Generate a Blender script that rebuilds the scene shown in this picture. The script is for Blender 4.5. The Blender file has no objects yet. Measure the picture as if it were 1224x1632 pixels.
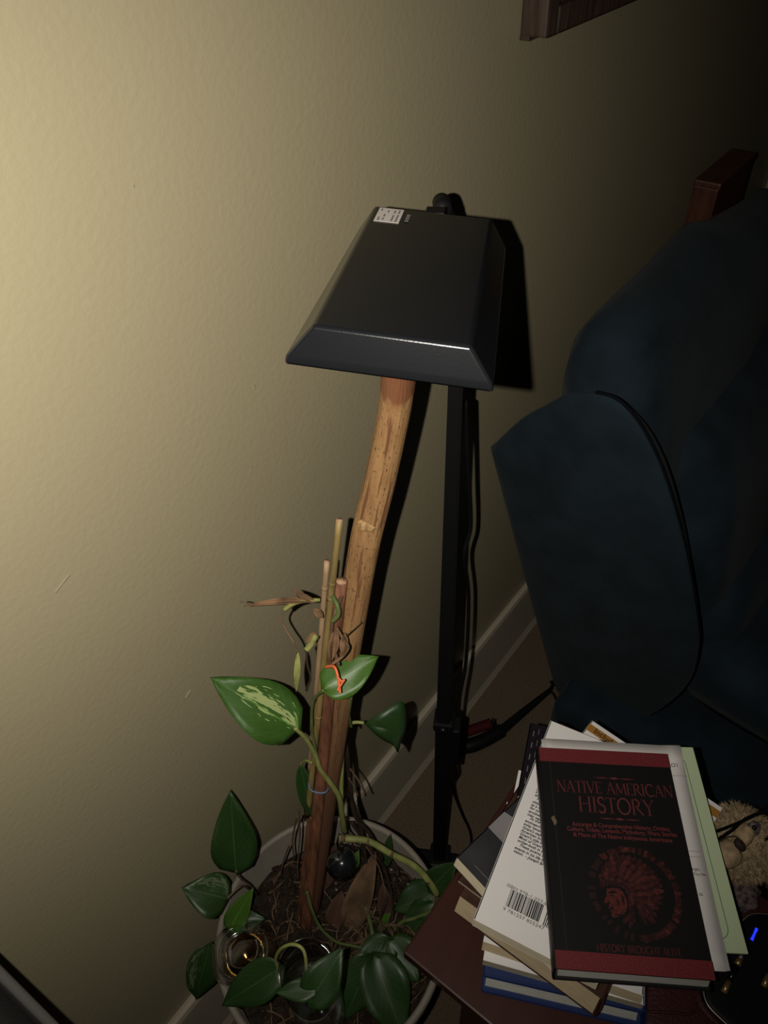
import bpy, bmesh, math, random
from mathutils import Vector, Matrix, noise
random.seed(7)
C = bpy.context.scene.collection
S = bpy.context.scene
# ------------------------------------------------------------------ camera, world, flash light, exposure
EYE = Vector((0.0, 0.0, 1.4))
RGT = Vector((0.6082, -0.7929, -0.0378)); DWN = Vector((-0.5636, -0.3977, -0.7240)); FWD = Vector((0.5590, 0.4617, -0.6887))
cd = bpy.data.cameras.new('camera'); cam = bpy.data.objects.new('camera', cd); C.objects.link(cam)
cd.sensor_fit = 'VERTICAL'; cd.sensor_height = 36.0; cd.lens = 36.0*1180/1632; cd.clip_start = 0.02
M = Matrix((RGT, -DWN, -FWD)).transposed().to_4x4(); M.translation = EYE
cam.matrix_world = M
S.camera = cam
w = bpy.data.worlds.new('dark room'); S.world = w; w.use_nodes = True
w.node_tree.nodes['Background'].inputs[0].default_value = (1.0, 0.86, 0.66, 1)
w.node_tree.nodes['Background'].inputs[1].default_value = 0.0012
ld = bpy.data.lights.new('phone_flash', 'SPOT'); ld.energy = 22.8; ld.color = (1.0, 0.94, 0.83); ld.shadow_soft_size = 0.0025
ld.spot_size = math.radians(118); ld.spot_blend = 1.0
lo = bpy.data.objects.new('phone_flash', ld); C.objects.link(lo)
ML = Matrix((RGT, -DWN, -FWD)).transposed().to_4x4(); ML.translation = EYE - 0.031*RGT; lo.matrix_world = ML @ Matrix.Rotation(math.radians(7), 4, 'Y') @ Matrix.Rotation(math.radians(5), 4, 'X')
S.view_settings.view_transform = 'Standard'; S.view_settings.look = 'None'
S.view_settings.exposure = 0.0; S.view_settings.gamma = 1.0; S.view_settings.use_curve_mapping = False

# ------------------------------------------------------------------ materials
MATS = {}
def mat(name, col, rough=0.6, spec=0.3, metal=0.0, bump=0.0, bscale=200.0, vary=0.0, vscale=20.0, col2=None, stretch=None, sheen=0.0, emit=None, aniso=None):
    if name in MATS: return MATS[name]
    m = bpy.data.materials.new(name); m.use_nodes = True; nt = m.node_tree; N = nt.nodes; L = nt.links
    p = N['Principled BSDF']
    p.inputs['Base Color'].default_value = (*col, 1); p.inputs['Roughness'].default_value = rough
    p.inputs['Specular IOR Level'].default_value = spec; p.inputs['Metallic'].default_value = metal
    if sheen: p.inputs['Sheen Weight'].default_value = sheen; p.inputs['Sheen Roughness'].default_value = 0.4
    if emit: p.inputs['Emission Color'].default_value = (*emit[:3], 1); p.inputs['Emission Strength'].default_value = emit[3]
    tc = N.new('ShaderNodeTexCoord'); vec = tc.outputs['Object']
    if stretch:
        mp = N.new('ShaderNodeMapping'); mp.inputs['Scale'].default_value = stretch; L.new(vec, mp.inputs[0]); vec = mp.outputs[0]
    if vary or col2:
        n = N.new('ShaderNodeTexNoise'); n.inputs['Scale'].default_value = vscale; n.inputs['Detail'].default_value = 5; L.new(vec, n.inputs['Vector'])
        r = N.new('ShaderNodeValToRGB'); r.color_ramp.elements[0].position = 0.35; r.color_ramp.elements[1].position = 0.65
        a = col; b = col2 or tuple(min(1, c*(1+vary)) for c in col)
        r.color_ramp.elements[0].color = (*[c*(1-vary) for c in a], 1); r.color_ramp.elements[1].color = (*b, 1)
        L.new(n.outputs['Fac'], r.inputs[0]); L.new(r.outputs[0], p.inputs['Base Color'])
    if bump:
        n2 = N.new('ShaderNodeTexNoise'); n2.inputs['Scale'].default_value = bscale; n2.inputs['Detail'].default_value = 3; L.new(vec, n2.inputs['Vector'])
        bp = N.new('ShaderNodeBump'); bp.inputs['Strength'].default_value = bump; bp.inputs['Distance'].default_value = 0.002
        L.new(n2.outputs['Fac'], bp.inputs['Height']); L.new(bp.outputs[0], p.inputs['Normal'])
    MATS[name] = m; return m
def glass_mat(name, tint=(0.93, 0.94, 0.93), refl=0.10):
    m = bpy.data.materials.new(name); m.use_nodes = True; nt = m.node_tree; N = nt.nodes; L = nt.links
    N.remove(N['Principled BSDF'])
    t = N.new('ShaderNodeBsdfTransparent'); t.inputs[0].default_value = (*tint, 1)
    g = N.new('ShaderNodeBsdfGlossy'); g.inputs['Roughness'].default_value = 0.09; g.inputs[0].default_value = (1, 1, 1, 1)
    lw = N.new('ShaderNodeLayerWeight'); lw.inputs[0].default_value = 0.25
    mm = N.new('ShaderNodeMath'); mm.operation = 'MULTIPLY_ADD'; mm.inputs[1].default_value = 0.7; mm.inputs[2].default_value = refl
    mx = N.new('ShaderNodeMixShader'); L.new(lw.outputs['Facing'], mm.inputs[0]); L.new(mm.outputs[0], mx.inputs[0])
    L.new(t.outputs[0], mx.inputs[1]); L.new(g.outputs[0], mx.inputs[2]); L.new(mx.outputs[0], N['Material Output'].inputs[0])
    return m
def leaf_mat(name, dark, light, variegate=0.0, pale=(0.33, 0.40, 0.16), side=0.5):
    m = bpy.data.materials.new(name); m.use_nodes = True; nt = m.node_tree; N = nt.nodes; L = nt.links
    p = N['Principled BSDF']; p.inputs['Roughness'].default_value = 0.42; p.inputs['Specular IOR Level'].default_value = 0.35
    uv = N.new('ShaderNodeUVMap'); uv.uv_map = 'leaf'; sp = N.new('ShaderNodeSeparateXYZ'); L.new(uv.outputs[0], sp.inputs[0])
    def math_(op, a, b=None, c=None):
        q = N.new('ShaderNodeMath'); q.operation = op
        for i, v in enumerate((a, b, c)):
            if v is None: continue
            if isinstance(v, (int, float)): q.inputs[i].default_value = v
            else: L.new(v, q.inputs[i])
        return q.outputs[0]
    def mix(f, a, b):
        q = N.new('ShaderNodeMix'); q.data_type = 'RGBA'
        L.new(f, q.inputs[0])
        for i, v in ((6, a), (7, b)):
            if isinstance(v, tuple): q.inputs[i].default_value = (*v, 1)
            else: L.new(v, q.inputs[i])
        return q.outputs[2]
    x, y = sp.outputs[0], sp.outputs[1]
    n = N.new('ShaderNodeTexNoise'); n.inputs['Scale'].default_value = 5; L.new(uv.outputs[0], n.inputs['Vector'])
    c = mix(n.outputs['Fac'], dark, light)
    ax = math_('ABSOLUTE', math_('SUBTRACT', x, 0.5))
    vein = math_('SINE', math_('MULTIPLY', math_('SUBTRACT', y, math_('MULTIPLY', ax, 0.75)), 58.0))
    vein = math_('MULTIPLY', math_('GREATER_THAN', vein, 0.93), 0.22)
    c = mix(vein, c, tuple(min(1, v*1.6) for v in light))
    if variegate:
        mp = N.new('ShaderNodeMapping'); mp.inputs['Scale'].default_value = (9, 2.6, 1); mp.inputs['Rotation'].default_value = (0, 0, 0.5); L.new(uv.outputs[0], mp.inputs[0])
        n2 = N.new('ShaderNodeTexNoise'); n2.inputs['Scale'].default_value = 2.2; n2.inputs['Detail'].default_value = 6; L.new(mp.outputs[0], n2.inputs['Vector'])
        near = math_('SUBTRACT', 1.0, math_('MULTIPLY', math_('ABSOLUTE', math_('SUBTRACT', x, side)), 4.2))
        f = math_('GREATER_THAN', math_('ADD', n2.outputs['Fac'], math_('MULTIPLY', near, 0.22)), 0.74-0.1*variegate)
        c = mix(math_('MULTIPLY', math_('MULTIPLY', f, math_('LESS_THAN', y, 0.72)), 0.75), c, pale)
    rib = math_('MULTIPLY', math_('LESS_THAN', ax, 0.014), 0.6)
    c = mix(rib, c, tuple(min(1, v*2.2) for v in light))
    L.new(c, p.inputs['Base Color'])
    bp = N.new('ShaderNodeBump'); bp.inputs['Strength'].default_value = 0.25; bp.inputs['Distance'].default_value = 0.001
    L.new(vein, bp.inputs['Height']); L.new(bp.outputs[0], p.inputs['Normal'])
    return m

wall_m = mat('beige wall paint', (0.300, 0.261, 0.166), 0.42, 0.8, bump=0.18, bscale=170)
trim_m = mat('cream trim paint', (0.37, 0.325, 0.25), 0.5, 0.25, bump=0.03, bscale=60)
floor_m = mat('brown carpet', (0.105, 0.078, 0.053), 0.95, 0.1, bump=0.5, bscale=420, vary=0.15, vscale=260)
black_pl = mat('black plastic', (0.0055, 0.0060, 0.0072), 0.21, 0.33, bump=0.03, bscale=900)
black_mt = mat('matte black plastic', (0.0045, 0.0045, 0.005), 0.5, 0.15)
cord_m = mat('black rubber cord', (0.004, 0.004, 0.004), 0.9, 0.05)
lampwhite = mat('white diffuser', (0.5, 0.5, 0.48), 0.6)
paper_w = mat('white paper', (0.84, 0.80, 0.79), 0.6, 0.2)
cover_w = mat('white book cover', (0.88, 0.85, 0.85), 0.5, 0.35)
ink = mat('black print', (0.02, 0.02, 0.022), 0.7, 0.2)
ink_soft = mat('grey print', (0.16, 0.15, 0.15), 0.7, 0.2)
pages_m = mat('cream page edges', (0.74, 0.65, 0.47), 0.8, 0.1, vary=0.14, vscale=60, stretch=(1, 1, 60), bump=0.3, bscale=40)
pages_t = mat('tan page edges', (0.56, 0.45, 0.29), 0.8, 0.1, vary=0.16, vscale=60, stretch=(1, 1, 60), bump=0.3, bscale=40)
pages_g = mat('grey page edges', (0.58, 0.58, 0.53), 0.8, 0.1, vary=0.14, vscale=60, stretch=(1, 1, 60), bump=0.3, bscale=40)
coverblk = mat('black matte book cover', (0.011, 0.010, 0.011), 0.42, 0.3, bump=0.05, bscale=700)
cov_red = mat('dark red cover band', (0.155, 0.022, 0.026), 0.6, 0.25, vary=0.35, vscale=800, bump=0.2, bscale=900)
red_pr = mat('dark red print', (0.155, 0.030, 0.031), 0.55, 0.3)
red_pr2 = mat('dim red print', (0.10, 0.016, 0.016), 0.55, 0.3, vary=0.5, vscale=300)
red_em = mat('bright emblem red', (0.072, 0.017, 0.015), 0.55, 0.3, vary=0.5, vscale=240)
red_em2 = mat('deep emblem red', (0.038, 0.010, 0.010), 0.55, 0.3, vary=0.5, vscale=240)
green_p = mat('pale green card', (0.56, 0.67, 0.44), 0.6, 0.2)
teal_ln = mat('teal printed line', (0.05, 0.13, 0.12), 0.6, 0.2)
blue_cv = mat('navy blue book cloth', (0.018, 0.035, 0.13), 0.6, 0.25, bump=0.2, bscale=900)
brown_cv = mat('brown book cover', (0.055, 0.024, 0.016), 0.4, 0.3, vary=0.3, vscale=40)
yellow_p = mat('yellow print', (0.42, 0.36, 0.13), 0.5, 0.3)
cream_p = mat('cream cover print', (0.55, 0.48, 0.36), 0.5, 0.3)
orange_p = mat('orange print', (0.42, 0.19, 0.035), 0.5, 0.3)
photo_cv = mat('dark slate photo cover', (0.020, 0.021, 0.026), 0.3, 0.4, col2=(0.05, 0.05, 0.055), vscale=12)
photo_gr = mat('grey cloud photo print', (0.05, 0.05, 0.055), 0.35, 0.4, col2=(0.25, 0.24, 0.25), vscale=22)
table_m = mat('dark red brown wood veneer', (0.052, 0.016, 0.011), 0.38, 0.3, vary=0.10, vscale=10, stretch=(1, 6, 4), bump=0.04, bscale=60)
leather = mat('oxblood leather', (0.050, 0.012, 0.012), 0.45, 0.3, bump=0.35, bscale=300)
navy_f = mat('navy suede upholstery', (0.0135, 0.0225, 0.031), 0.9, 0.12, vary=0.22, vscale=14, bump=0.5, bscale=500, sheen=0.05)
navy_f2 = mat('navy suede seam', (0.003, 0.004, 0.006), 0.9, 0.1)
frame_m = mat('walnut frame wood', (0.052, 0.033, 0.024), 0.5, 0.3, vary=0.35, vscale=18, stretch=(8, 8, 1), bump=0.1, bscale=80)
mat_w = mat('picture mat edge', (0.55, 0.45, 0.40), 0.6)
canvas_m = mat('brown canvas painting', (0.07, 0.035, 0.020), 0.6, 0.2, col2=(0.035, 0.03, 0.025), vscale=14)
oak_m = mat('reddish cabinet wood', (0.075, 0.028, 0.017), 0.4, 0.3, vary=0.3, vscale=14, stretch=(6, 6, 1))
curtain_m = mat('grey curtain cloth', (0.022, 0.021, 0.02), 0.9, 0.1, bump=0.4, bscale=500)
pot_m = mat('pale grey pot glaze', (0.19, 0.172, 0.14), 0.5, 0.3, vary=0.08, vscale=30)
soil_m = mat('dark potting soil', (0.010, 0.008, 0.006), 0.95, 0.1, col2=(0.03, 0.022, 0.015), vscale=120, bump=1.0, bscale=160)
root_m = mat('dry brown roots', (0.105, 0.068, 0.042), 0.8, 0.15, vary=0.4, vscale=60)
root_d = mat('dark roots', (0.028, 0.018, 0.012), 0.85, 0.15, vary=0.4, vscale=60)
clod_m = mat('bark chips', (0.045, 0.029, 0.019), 0.9, 0.1, vary=0.5, vscale=90)
perl_m = mat('perlite', (0.42, 0.38, 0.30), 0.9, 0.1)
stem_m = mat('green vine', (0.15, 0.175, 0.045), 0.5, 0.3, col2=(0.24, 0.25, 0.085), vscale=70)
stem_d = mat('dark green vine', (0.055, 0.085, 0.022), 0.5, 0.3, col2=(0.10, 0.12, 0.04), vscale=60)
dry_m = mat('dry brown leaf', (0.13, 0.075, 0.040), 0.85, 0.15, vary=0.45, vscale=80)
dry_y = mat('withered yellow green leaf', (0.20, 0.20, 0.065), 0.7, 0.2, vary=0.4, vscale=90)
stake_m = mat('dark red brown stake', (0.15, 0.062, 0.034), 0.65, 0.2, vary=0.4, vscale=26, stretch=(6, 6, 0.4), bump=0.4, bscale=50)
cut_m = mat('pale cut wood end', (0.33, 0.20, 0.13), 0.8, 0.1, vary=0.3, vscale=200)
cane_m = mat('olive bamboo cane', (0.19, 0.135, 0.050), 0.5, 0.3, vary=0.3, vscale=30, stretch=(3, 3, 0.5))
cane_p = mat('pale bamboo cane', (0.26, 0.17, 0.10), 0.55, 0.3, vary=0.25, vscale=30, stretch=(3, 3, 0.5))
orange_t = mat('orange twist tie', (0.62, 0.14, 0.045), 0.5, 0.3)
blue_t = mat('blue string', (0.10, 0.16, 0.26), 0.7, 0.2)
glass = glass_mat('clear glass')
glass_d = glass_mat('smoky glass', (0.72, 0.74, 0.76), 0.07)
water_m = glass_mat('amber water', (0.80, 0.66, 0.42), 0.05)
plush_m = mat('cream plush fur', (0.36, 0.27, 0.165), 0.95, 0.1, vary=0.35, vscale=160, bump=1.0, bscale=380)
plush_s = mat('short tan plush', (0.40, 0.29, 0.17), 0.8, 0.25, vary=0.25, vscale=120, bump=0.5, bscale=500)
nose_m = mat('dark stitched nose', (0.035, 0.022, 0.020), 0.7, 0.2)
mauve_m = mat('mauve grey fleece', (0.13, 0.095, 0.095), 0.9, 0.1, vary=0.6, vscale=180, bump=1.0, bscale=300)
silver_m = mat('silver rim', (0.40, 0.38, 0.36), 0.35, 0.5, metal=0.6)
gold_m = mat('gold pen metal', (0.42, 0.29, 0.12), 0.35, 0.5, metal=0.7)
led_m = mat('blue indicator light', (0.05, 0.08, 0.9), 0.4, emit=(0.015, 0.035, 1.0, 0.9))
red_tool = mat('red tool grip', (0.05, 0.007, 0.008), 0.7, 0.1)
sticker_m = mat('white sticker', (0.50, 0.45, 0.43), 0.5, 0.3)

def stick_material():
    m = bpy.data.materials.new('peeled branch wood'); m.use_nodes = True; nt = m.node_tree; N = nt.nodes; L = nt.links
    p = N['Principled BSDF']; p.inputs['Roughness'].default_value = 0.45; p.inputs['Specular IOR Level'].default_value = 0.35
    uv = N.new('ShaderNodeUVMap'); uv.uv_map = 'bark'
    def nz(scale, det, th0, th1, s):
        mp = N.new('ShaderNodeMapping'); mp.inputs['Scale'].default_value = s; L.new(uv.outputs[0], mp.inputs[0])
        n = N.new('ShaderNodeTexNoise'); n.inputs['Scale'].default_value = scale; n.inputs['Detail'].default_value = det; L.new(mp.outputs[0], n.inputs['Vector'])
        r = N.new('ShaderNodeMapRange'); r.inputs[1].default_value = th0; r.inputs[2].default_value = th1; L.new(n.outputs['Fac'], r.inputs[0]); return r.outputs[0]
    def mix(f, a, b):
        q = N.new('ShaderNodeMix'); q.data_type = 'RGBA'; L.new(f, q.inputs[0])
        for i, v in ((6, a), (7, b)):
            if isinstance(v, tuple): q.inputs[i].default_value = (*v, 1)
            else: L.new(v, q.inputs[i])
        return q.outputs[2]
    c = mix(nz(3, 4, .3, .7, (4, 6, 1)), (0.20, 0.105, 0.044), (0.29, 0.168, 0.074))
    c = mix(nz(4, 5, .56, .64, (5, 2.2, 1)), c, (0.125, 0.055, 0.026))           # long red-brown bark streaks
    c = mix(nz(26, 2, .60, .68, (2, 5, 1)), c, (0.10, 0.05, 0.025))             # dark pin specks
    sp = N.new('ShaderNodeSeparateXYZ'); L.new(uv.outputs[0], sp.inputs[0])
    n = N.new('ShaderNodeTexNoise'); n.inputs['Scale'].default_value = 14; L.new(uv.outputs[0], n.inputs['Vector'])
    a = N.new('ShaderNodeMath'); a.operation = 'MULTIPLY_ADD'; a.inputs[1].default_value = 0.05; L.new(n.outputs['Fac'], a.inputs[0]); L.new(sp.outputs[1], a.inputs[2])
    r = N.new('ShaderNodeMapRange'); r.inputs[1].default_value = 0.930; r.inputs[2].default_value = 0.938; L.new(a.outputs[0], r.inputs[0])
    c = mix(r.outputs[0], c, (0.155, 0.064, 0.030))                              # unpeeled reddish collar at the top
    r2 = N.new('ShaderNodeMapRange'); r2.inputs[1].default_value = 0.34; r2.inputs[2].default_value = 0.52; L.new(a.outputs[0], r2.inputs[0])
    c = mix(r2.outputs[0], (0.105, 0.050, 0.030), c)                           # lower part coloured darker, standing in for the weaker light there
    L.new(c, p.inputs['Base Color'])
    bp = N.new('ShaderNodeBump'); bp.inputs['Strength'].default_value = 0.4; bp.inputs['Distance'].default_value = 0.002
    L.new(nz(8, 5, .2, .8, (6, 2, 1)), bp.inputs['Height']); L.new(bp.outputs[0], p.inputs['Normal'])
    return m
stick_m = stick_material()

# ------------------------------------------------------------------ helpers
def V(*a): return Vector(a if len(a) > 1 else a[0])
def link(name, me, m, parent=None, smooth=False):
    o = bpy.data.objects.new(name, me); C.objects.link(o)
    if m is not None:
        for k in (m if isinstance(m, (list, tuple)) else [m]): me.materials.append(k)
    if smooth:
        for p in me.polygons: p.use_smooth = True
    if parent:
        o.parent = parent; o.matrix_parent_inverse = parent.matrix_world.inverted()
    return o
def mesh(name, verts, faces, m, parent=None, smooth=False):
    me = bpy.data.meshes.new(name); me.from_pydata([tuple(v) for v in verts], [], faces); me.update()
    return link(name, me, m, parent, smooth)
def tag(o, label=None, cat=None, group=None, kind=None):
    if label: o['label'] = label
    if cat: o['category'] = cat
    if group: o['group'] = group
    if kind: o['kind'] = kind
    return o
def thing(name, loc, label, cat, group=None):
    o = bpy.data.objects.new(name, None); C.objects.link(o); o.location = loc; o.empty_display_size = 0.05
    bpy.context.view_layer.update()
    return tag(o, label, cat, group)
def from_bm(name, bm, m, parent=None, smooth=False):
    bmesh.ops.recalc_face_normals(bm, faces=bm.faces[:])
    me = bpy.data.meshes.new(name); bm.to_mesh(me); bm.free(); return link(name, me, m, parent, smooth)
def frame_m4(o, x, y, z=None):
    x = V(x).normalized(); z = (V(z) if z is not None else x.cross(V(y))).normalized(); y = z.cross(x).normalized()
    q = Matrix((x, y, z)).transposed().to_4x4(); q.translation = V(o); return q
def box_bm(bm, lo, hi, mtx=None, bevel=0.0, seg=2):
    g = bmesh.ops.create_cube(bm, size=1.0)['verts']
    lo, hi = V(lo), V(hi)
    for v in g: v.co = Vector([lo[i]+(v.co[i]+.5)*(hi[i]-lo[i]) for i in range(3)])
    if bevel:
        ed = list({e for v in g for e in v.link_edges})
        r = bmesh.ops.bevel(bm, geom=ed, offset=bevel, segments=seg, affect='EDGES', profile=0.6)
        g = list({v for f in r['faces'] for v in f.verts} | {v for v in g if v.is_valid})
    if mtx is not None: bmesh.ops.transform(bm, matrix=mtx, verts=[v for v in g if v.is_valid])
def box(name, lo, hi, m, parent=None, mtx=None, bevel=0.0, seg=2, smooth=False):
    bm = bmesh.new(); box_bm(bm, lo, hi, mtx, bevel, seg); return from_bm(name, bm, m, parent, smooth)
def spline(pts, n=6):
    P = [V(p) for p in pts]
    if len(P) < 3: return [P[0].lerp(P[1], i/n) for i in range(n+1)] if n > 1 else P
    out = []
    for i in range(len(P)-1):
        a, b, c, d = P[max(i-1, 0)], P[i], P[i+1], P[min(i+2, len(P)-1)]
        for k in range(n):
            t = k/n; out.append(0.5*((2*b)+(c-a)*t+(2*a-5*b+4*c-d)*t*t+(3*b-a-3*c+d)*t**3))
    out.append(P[-1]); return out
def tube_geo(pts, rad, seg=8):
    """verts and faces of a tube along pts; rad is a number or a function of 0..1"""
    n = len(pts); vs = []; fs = []; up = None
    for i, p in enumerate(pts):
        t = (pts[min(i+1, n-1)]-pts[max(i-1, 0)]).normalized()
        if up is None: up = t.orthogonal().normalized()
        up = (up-t*up.dot(t)); up = up.normalized() if up.length > 1e-6 else t.orthogonal().normalized()
        s = t.cross(up); r = rad(i/(n-1)) if callable(rad) else rad
        for k in range(seg):
            a = 2*math.pi*k/seg; rr = r(a) if callable(r) else r
            vs.append(p+(up*math.cos(a)+s*math.sin(a))*rr)
    for i in range(n-1):
        for k in range(seg):
            k2 = (k+1) % seg; fs.append((i*seg+k, i*seg+k2, (i+1)*seg+k2, (i+1)*seg+k))
    fs.append(tuple(range(seg))[::-1]); fs.append(tuple((n-1)*seg+k for k in range(seg)))
    return vs, fs
def tube(name, pts, rad, m, parent=None, seg=8, n=6):
    vs, fs = tube_geo(spline(pts, n) if n else [V(p) for p in pts], rad, seg); return mesh(name, vs, fs, m, parent, True)
def lathe(name, prof, center, m, parent=None, seg=48, axis=None, rib=None, smooth=True):
    """prof: list of (radius, height)"""
    q = Matrix.Translation(V(center))
    if axis is not None: q = q @ V(axis).to_track_quat('Z', 'Y').to_matrix().to_4x4()
    vs = []; fs = []
    for i, (r, h) in enumerate(prof):
        for k in range(seg):
            a = 2*math.pi*k/seg; rr = r*(1+(rib(k, h) if rib else 0)); vs.append(q @ V(rr*math.cos(a), rr*math.sin(a), h))
    for i in range(len(prof)-1):
        for k in range(seg):
            k2 = (k+1) % seg; fs.append((i*seg+k, i*seg+k2, (i+1)*seg+k2, (i+1)*seg+k))
    return mesh(name, vs, fs, m, parent, smooth)
def blob(name, c, r, m, parent=None, mtx=None, amp=0.0, freq=40.0, sub=4, seed=0):
    bm = bmesh.new(); bmesh.ops.create_icosphere(bm, subdivisions=sub, radius=1.0)
    R = V(r) if not isinstance(r, (int, float)) else V(r, r, r)
    for v in bm.verts:
        d = v.co.copy(); p = Vector([d[i]*R[i] for i in range(3)])
        if amp: p = p*(1+amp*noise.noise(p*freq+V(seed, 0, 0)))
        v.co = p
    q = (mtx if mtx is not None else Matrix.Identity(4)).copy(); q = Matrix.Translation(V(c)) @ q
    bmesh.ops.transform(bm, matrix=q, verts=bm.verts[:]); return from_bm(name, bm, m, parent, True)
def pillow(name, outline, nrm, bulge, back, m, parent=None, rings=10, power=2.2, n=4, taper=False):
    """cushion grown from a closed outline: swells by bulge along nrm, goes back by back behind the outline"""
    P = spline(list(outline)+[outline[0]], n)[:-1]; c = sum(P, V(0, 0, 0))/len(P); nn = V(nrm).normalized(); k = len(P); vs = []; fs = []
    prof = [(0.64, -back), (0.85, -back*0.5), (0.965, -back*0.14), (1.0, 0.0)] if taper else [(0.97, -back), (1.0, -back*0.75), (1.0, 0.0)]
    for i in range(1, rings+1):
        a = i/rings*math.pi/2; prof.append((max(1e-3, math.cos(a)**(2/power)), bulge*math.sin(a)**(2/power)))
    for s, h in prof:
        for p in P: vs.append(c+(p-c)*s+nn*h)
    for i in range(len(prof)-1):
        for j in range(k):
            j2 = (j+1) % k; fs.append((i*k+j, i*k+j2, (i+1)*k+j2, (i+1)*k+j))
    fs.append(tuple(range(k))[::-1])
    return mesh(name, vs, fs, m, parent, True)
def leaf(name, base, tip, width, m, parent, nrm=(0, 0, 0), fold=0.25, droop=0.10, asym=0.0, shape='heart', twist=0.0, nl=12, nw=6, thick=0.0005):
    b, t = V(base), V(tip); ax = (t-b); ln = ax.length; ax.normalize()
    fc = (EYE-(b+t)/2).normalized()+V(nrm); fc = (fc-ax*fc.dot(ax)).normalized(); sd = ax.cross(fc)
    def prof(u):
        if shape == 'heart': return (math.sin(math.pi*min(1, u**0.62))**0.85)*(1.0-0.12*u)
        if shape == 'long': return math.sin(math.pi*u**0.8)**0.8
        return math.sin(math.pi*u)**0.7
    vs = []; uvs = []
    for i in range(nl+1):
        u = i/nl; w = prof(u)*width/2*1.05
        for j in range(nw+1):
            s = j/nw*2-1
            tw = twist*u
            side = sd*math.cos(tw)+fc*math.sin(tw)
            back = -0.06*ln*(abs(s)**1.5)*max(0, 1-u*5) if shape == 'heart' else 0
            wave = 0.05*width*math.sin(u*9+s*2)*abs(s)
            vs.append(b+ax*(u*ln+back)+side*(s*w*(1+asym*s))+fc*(fold*abs(s)*w-droop*ln*(u-0.45)**2+wave))
            uvs.append((j/nw, u))
    fs = [(i*(nw+1)+j, i*(nw+1)+j+1, (i+1)*(nw+1)+j+1, (i+1)*(nw+1)+j) for i in range(nl) for j in range(nw)]
    o = mesh(name, vs, fs, m, parent, True); ul = o.data.uv_layers.new(name='leaf')
    for lp in o.data.loops: ul.data[lp.index].uv = uvs[lp.vertex_index]
    if thick:
        md = o.modifiers.new('thickness', 'SOLIDIFY'); md.thickness = thick
    return o
def poly_flat(name, polys, mtx, m, parent, lift=0.0):
    """flat print: list of (points2d, material index) laid on a local plane; each later polygon a hair higher"""
    vs = []; fs = []; mi = []
    for k, (pp, idx) in enumerate(polys):
        b = len(vs); z = lift+k*2.5e-6
        vs += [mtx @ V(x, y, z) for x, y in pp]; fs.append(tuple(range(b, b+len(pp)))); mi.append(idx)
    me = bpy.data.meshes.new(name); me.from_pydata([tuple(v) for v in vs], [], fs); me.update()
    o = link(name, me, m, parent)
    for p, i in zip(me.polygons, mi): p.material_index = i
    return o
def text(name, s, size, mtx, m, parent, align='LEFT', bold=0.0, shear=0.0, fit=None, ext=0.0001):
    cu = bpy.data.curves.new(name, 'FONT'); cu.body = s; cu.size = size; cu.align_x = align; cu.offset = bold; cu.shear = shear; cu.extrude = ext; cu.resolution_u = 3
    tmp = bpy.data.objects.new('tmp', cu); C.objects.link(tmp); bpy.context.view_layer.update()
    me = bpy.data.meshes.new_from_object(tmp.evaluated_get(bpy.context.evaluated_depsgraph_get())); bpy.data.objects.remove(tmp)
    if fit and me.vertices:
        x0 = min(v.co.x for v in me.vertices); x1 = max(v.co.x for v in me.vertices); k = fit/(x1-x0)
        for v in me.vertices: v.co.x = (v.co.x-x0)*k
    me.transform(mtx); me.materials.clear(); return link(name, me, m, parent)
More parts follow.
